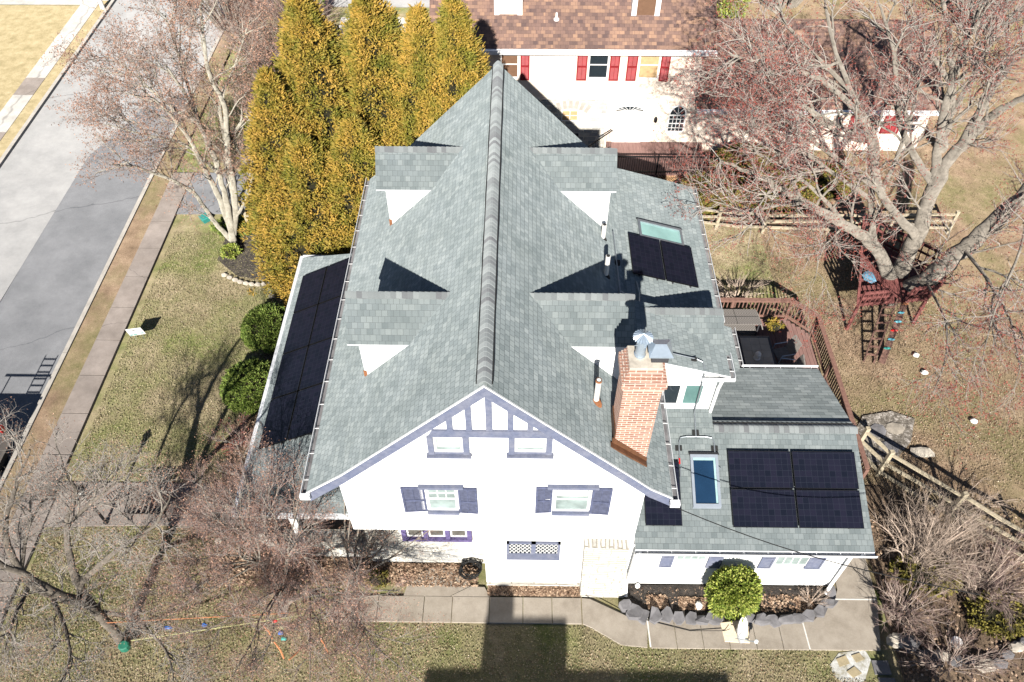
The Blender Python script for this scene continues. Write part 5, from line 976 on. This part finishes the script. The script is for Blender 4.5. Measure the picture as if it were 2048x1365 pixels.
# evergreens
def lump(q,c,env,nclump,per,rc,size,mat,name,parent,elong=1.6,upd=.6,fan=True):
    C,Nn,S=env(q,nclump); P=np.repeat(C,per,0); D=np.repeat(Nn,per,0); sc=np.repeat(S,per)[:,None]
    O=q.normal(0,1,P.shape); O/=np.linalg.norm(O,axis=1,keepdims=True); P=P+O*rc*sc*q.uniform(.25,1,(len(P),1))
    A=D*.7+O*.8+np.array([0,0,upd])+q.normal(0,.35,P.shape); A/=np.linalg.norm(A,axis=1,keepdims=True)
    B=q.normal(0,1,P.shape); B-=A*(A*B).sum(1,keepdims=True); B/=np.linalg.norm(B,axis=1,keepdims=True)
    s=size*q.uniform(.6,1.3,(len(P),1)); V=np.stack([P-A*s*elong*.4,P+B*s*.40,P+A*s*elong*.6,P-B*s*.40],1).reshape(-1,3); F=np.arange(len(V)).reshape(-1,4)
    return fastmesh(name,V,F,[mat],None,parent)
def arborvitae(x,y,h,r,seed,label):
    q=np.random.default_rng(seed); root=thing('arborvitae_tree',(x,y,0),label,'evergreen tree','yellow arborvitae beside the grey roof'); ph=q.uniform(0,6.28,4)
    def rad(t,a): return r*np.clip(1.02-np.clip(t,0,1)**1.85,0.03,1)*(1+.15*np.sin(3*a+ph[0]+5*t)+.10*np.sin(7*a+ph[1]-11*t)+.06*np.sin(13*a+ph[2]+23*t))*(.8+.2*np.clip(t*8,0,1))
    def env(q,n):
        t=1-np.sqrt(q.uniform(0,1,n))*.97; t=np.where(q.uniform(0,1,n)<.25,q.uniform(.5,.99,n),t); a=q.uniform(0,2*PI,n); R_=rad(t,a)*np.where(q.uniform(0,1,n)<.12,q.uniform(1.08,1.25,n),q.uniform(.80,1.10,n))
        C=np.stack([x+R_*np.cos(a),y+R_*np.sin(a),t*h+.1],1); Nn=np.stack([np.cos(a),np.sin(a),np.full(n,.35)],1); return C,Nn,q.uniform(.7,1.25,n)
    lump(q,None,env,int(1900*h*r/16),34,.25,.060,'arbor','foliage',root,2.3,.45)
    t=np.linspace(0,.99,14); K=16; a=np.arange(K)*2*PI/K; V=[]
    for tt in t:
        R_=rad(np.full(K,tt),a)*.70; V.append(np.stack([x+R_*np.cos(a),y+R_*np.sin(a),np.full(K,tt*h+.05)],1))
    V=np.concatenate(V); i=np.arange(13)[:,None]*K; j=np.arange(K)[None,:]; F=np.stack([i+j,i+(j+1)%K,i+K+(j+1)%K,i+K+j],-1).reshape(-1,4); fastmesh('shade_hull',V,F,['shade_core'],None,root)  # solid near-black hull behind the sprays, paints the dark gaps between them
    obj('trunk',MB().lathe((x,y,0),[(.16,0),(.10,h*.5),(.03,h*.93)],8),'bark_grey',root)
for i,(x,y,h,r,l) in enumerate(((-8.2,23.1,8.1,1.85,'shorter yellow evergreen at the left front of the row'),(-6.95,24.3,10.3,2.2,'tall pointed yellow evergreen, leftmost of the tall ones'),(-4.85,24.4,10.5,2.35,'broad tall yellow evergreen, second of the tall ones'),(-3.2,23.7,9.9,1.75,'slender pointed yellow evergreen, third of the tall ones'),(-2.1,23.6,10.4,1.95,'tall yellow evergreen touching the ridge end, rightmost of the row'),(-7.3,22.1,6.2,2.1,'low yellow evergreen in front, beside the porch gutter'),(-5.5,22.3,6.9,2.1,'low yellow evergreen against the left eave of the grey roof'))): arborvitae(x,y,h,r,31+i,l)
def bush(name,label,c,rx,ry,rz,seed,mat,size=.06,n=420,per=26,cat='bush',group=None,boxy=0.,rc=.13):
    q=np.random.default_rng(seed); c=np.array(c); root=thing(name,Vector((c[0],c[1],0)),label,cat,group)
    def env(q,n):
        v=q.normal(0,1,(n,3)); v[:,2]=np.abs(v[:,2])*1.0-.25; v/=np.linalg.norm(v,axis=1,keepdims=True); 
        if boxy: v=np.sign(v)*np.abs(v)**(1-boxy)
        k=q.uniform(.9,1.03,(n,1)); C=c+v*np.array([rx,ry,rz])*k; C[:,2]=np.maximum(C[:,2],.08); return C,v,q.uniform(.6,1.2,n)
    lump(q,None,env,n,per,rc,size,mat,'foliage',root,1.5,.2)
    obj('shade_hull',MB().blob(c,(rx*.84,ry*.84,rz*.88),0,14,seed,.03),'shade_core',root)  # dark blob inside the leaves, painted shade rather than branches
bush('round_bush','clipped round green bush by the porch, nearer the yellow evergreens',(-8.95,18.75,.55),.88,.95,.80,51,'boxwood',.05,520,30,group='round bushes by the porch'); bush('round_bush','clipped round green bush by the porch, nearer the bare shrubs',(-9.0,16.2,.5),.95,.98,.75,52,'boxwood',.05,520,30,group='round bushes by the porch')
bush('holly_bush','large rounded bright green holly in front of the wing wall',(5.9,8.90,1.05),.60,.46,.95,53,'holly',.058,760,34,boxy=.3)
for i,(x,y,rx,ry,rz,l) in enumerate(((7.6,26.3,1.0,.9,1.0,'olive green juniper beside the lattice of the cream house porch'),(9.3,26.6,1.3,1.0,1.1,'olive green juniper behind the back rail fence, second from the left'),(11.3,26.7,1.3,.9,.9,'olive green juniper behind the back rail fence, third from the left'),(9.6,28.3,1.2,.9,1.1,'olive green juniper against the cream wall'),(12.9,27.4,1.1,.9,.8,'olive green juniper under the maple branches'))): bush('juniper',l,(x,y,rz*.5),rx,ry,rz,61+i,'juniper',.10,300,22,group='junipers behind the back fence',rc=.2)
bush('green_bush','small bright green bush at the top beyond the brown roof edge',G(1455,10,.8),1.0,1.0,1.4,71,'holly',.12,200,20,rc=.2); bush('green_bush','dark green bush at the top left of the first tall evergreen',G(600,10,.8),1.2,1.2,2.0,72,'boxwood',.12,260,20,rc=.2)
bush('green_bush','low green plants at the foot of the pale bare tree',G(462,505,.15),.35,.3,.3,73,'holly',.06,60,18); bush('green_bush','low green plants beside the teal planter',G(470,455,.2),.9,.5,.35,74,'boxwood',.07,90,18)
bush('green_bush','low evergreen shrub under the bare shrubs at the right',G(1850,1150,.3),1.0,.6,.5,75,'juniper',.07,130,18); bush('green_bush','low green shrub at the right edge under the bare twigs',G(2000,1230,.3),.9,.6,.5,76,'juniper',.07,120,18)
bush('potted_plant','dry yellow plant in the corner of the wooden deck',(9.05,18.75,1.0),.22,.22,.2,77,'arbor',.05,30,16,cat='plant'); bush('green_bush','green clump of grass against the lower left of the reddish tree trunk',G(755,1160,.2),.3,.2,.3,78,'juniper',.06,40,16)
# tapered evergreens out of the picture throwing the pointed shade on the walk corner
for i,(x,y,h,r) in enumerate(((9.85,5.0,2.7,.28),(10.35,5.1,2.3,.3),(10.9,4.2,2.6,.8))):
    arb=thing('cypress',(x,y,0),'narrow dark evergreen just below the picture, '+('left','middle','right')[i]+' of three','evergreen tree'); q=np.random.default_rng(90+i)
    def env(q,n,x=x,y=y,h=h,r=r):
        t=q.uniform(0,1,n); a=q.uniform(0,2*PI,n); R_=r*(1-t**2)*q.uniform(.5,1,n)+.02; return np.stack([x+R_*np.cos(a),y+R_*np.sin(a),t*h],1),np.stack([np.cos(a),np.sin(a),a*0+.6],1),np.ones(n)
    lump(q,None,env,150,20,.10,.08,'boxwood','foliage',arb,1.8,.8)
# ================================================================ litter and grass (uncountable)
def scatter(name,n,region,zf,size,mat,seed,flat=.35,patch=None):
    q=np.random.default_rng(seed); P=[]
    for (x0,x1,y0,y1,wt) in region:
        m=int(n*wt); P.append(np.stack([q.uniform(x0,x1,m),q.uniform(y0,y1,m),np.full(m,zf)],1))
    P=np.concatenate(P)
    if patch:
        f=np.sin(P[:,0]*1.7+1.3*np.sin(P[:,1]*1.1))*np.sin(P[:,1]*1.9+np.sin(P[:,0]*2.3)); P=P[q.uniform(-1,1,len(P))<f*patch+ .2]
    P=P[~((P[:,0]>8.55)&(P[:,0]<9.95)&(P[:,1]>7.05)&(P[:,1]<7.78))]
    A=q.normal(0,1,P.shape)*np.array([1,1,flat]); A/=np.linalg.norm(A,axis=1,keepdims=True); B=q.normal(0,1,P.shape)*np.array([1,1,flat]); B-=A*(A*B).sum(1,keepdims=True); B/=np.linalg.norm(B,axis=1,keepdims=True)
    s=size*q.uniform(.5,1.3,(len(P),1)); V=np.stack([P-A*s*.6,P+B*s*.4,P+A*s*.6,P-B*s*.4],1).reshape(-1,3); V[:,2]=np.maximum(V[:,2],zf-.02)
    o=fastmesh(name,V,np.arange(len(V)).reshape(-1,4),[mat]); o['kind']='stuff'; return o
scatter('fallen_leaves',30000,[(-14.2,-7.5,12.9,25,.18),(-14.2,-1.2,5.5,11.2,.34),(-1.2,9.9,5.5,7.7,.2),(-16.1,-15.4,5,28,.14),(-14.2,-7.5,5.5,11,.2)],.012,.036,'litter',1)
scatter('fallen_leaves',5200,[(-9,-4.3,9.4,10.3,.5),(-4.2,-1.1,9.45,10.15,.35),(-.8,1.8,9.22,9.5,.35),(3.3,8.6,9.0,9.5,.15),(-9.4,-7.6,12,21,.3)],.06,.075,'dead_leaf',2)
scatter('fallen_leaves',4200,[(3.7,4.3,8.85,9.25,.12),(4.6,5.5,8.85,9.2,.2),(6.9,8.4,8.8,9.3,.10),(10.4,18,6.8,12.2,.9)],.10,.07,'dead_leaf',3)
scatter('fallen_leaves',16000,[(6.2,20,14,25,.7),(11,20,9,16,.4)],.0,.04,'litter',4)
scatter('grass',150000,[(-14.2,-7.7,12.9,24.5,.34),(-14.2,9.9,5.2,8.35,.38),(-16.1,-15.45,5,28,.08),(-14.2,-7.0,8,11.2,.2)],.02,.032,'grassblade',5,1.0)
scatter('grass',55000,[(5.8,16,19.6,25.2,.4),(10.6,19,13,20,.45),(12,22,24,32,.15)],.0,.034,'straw',6,.9)
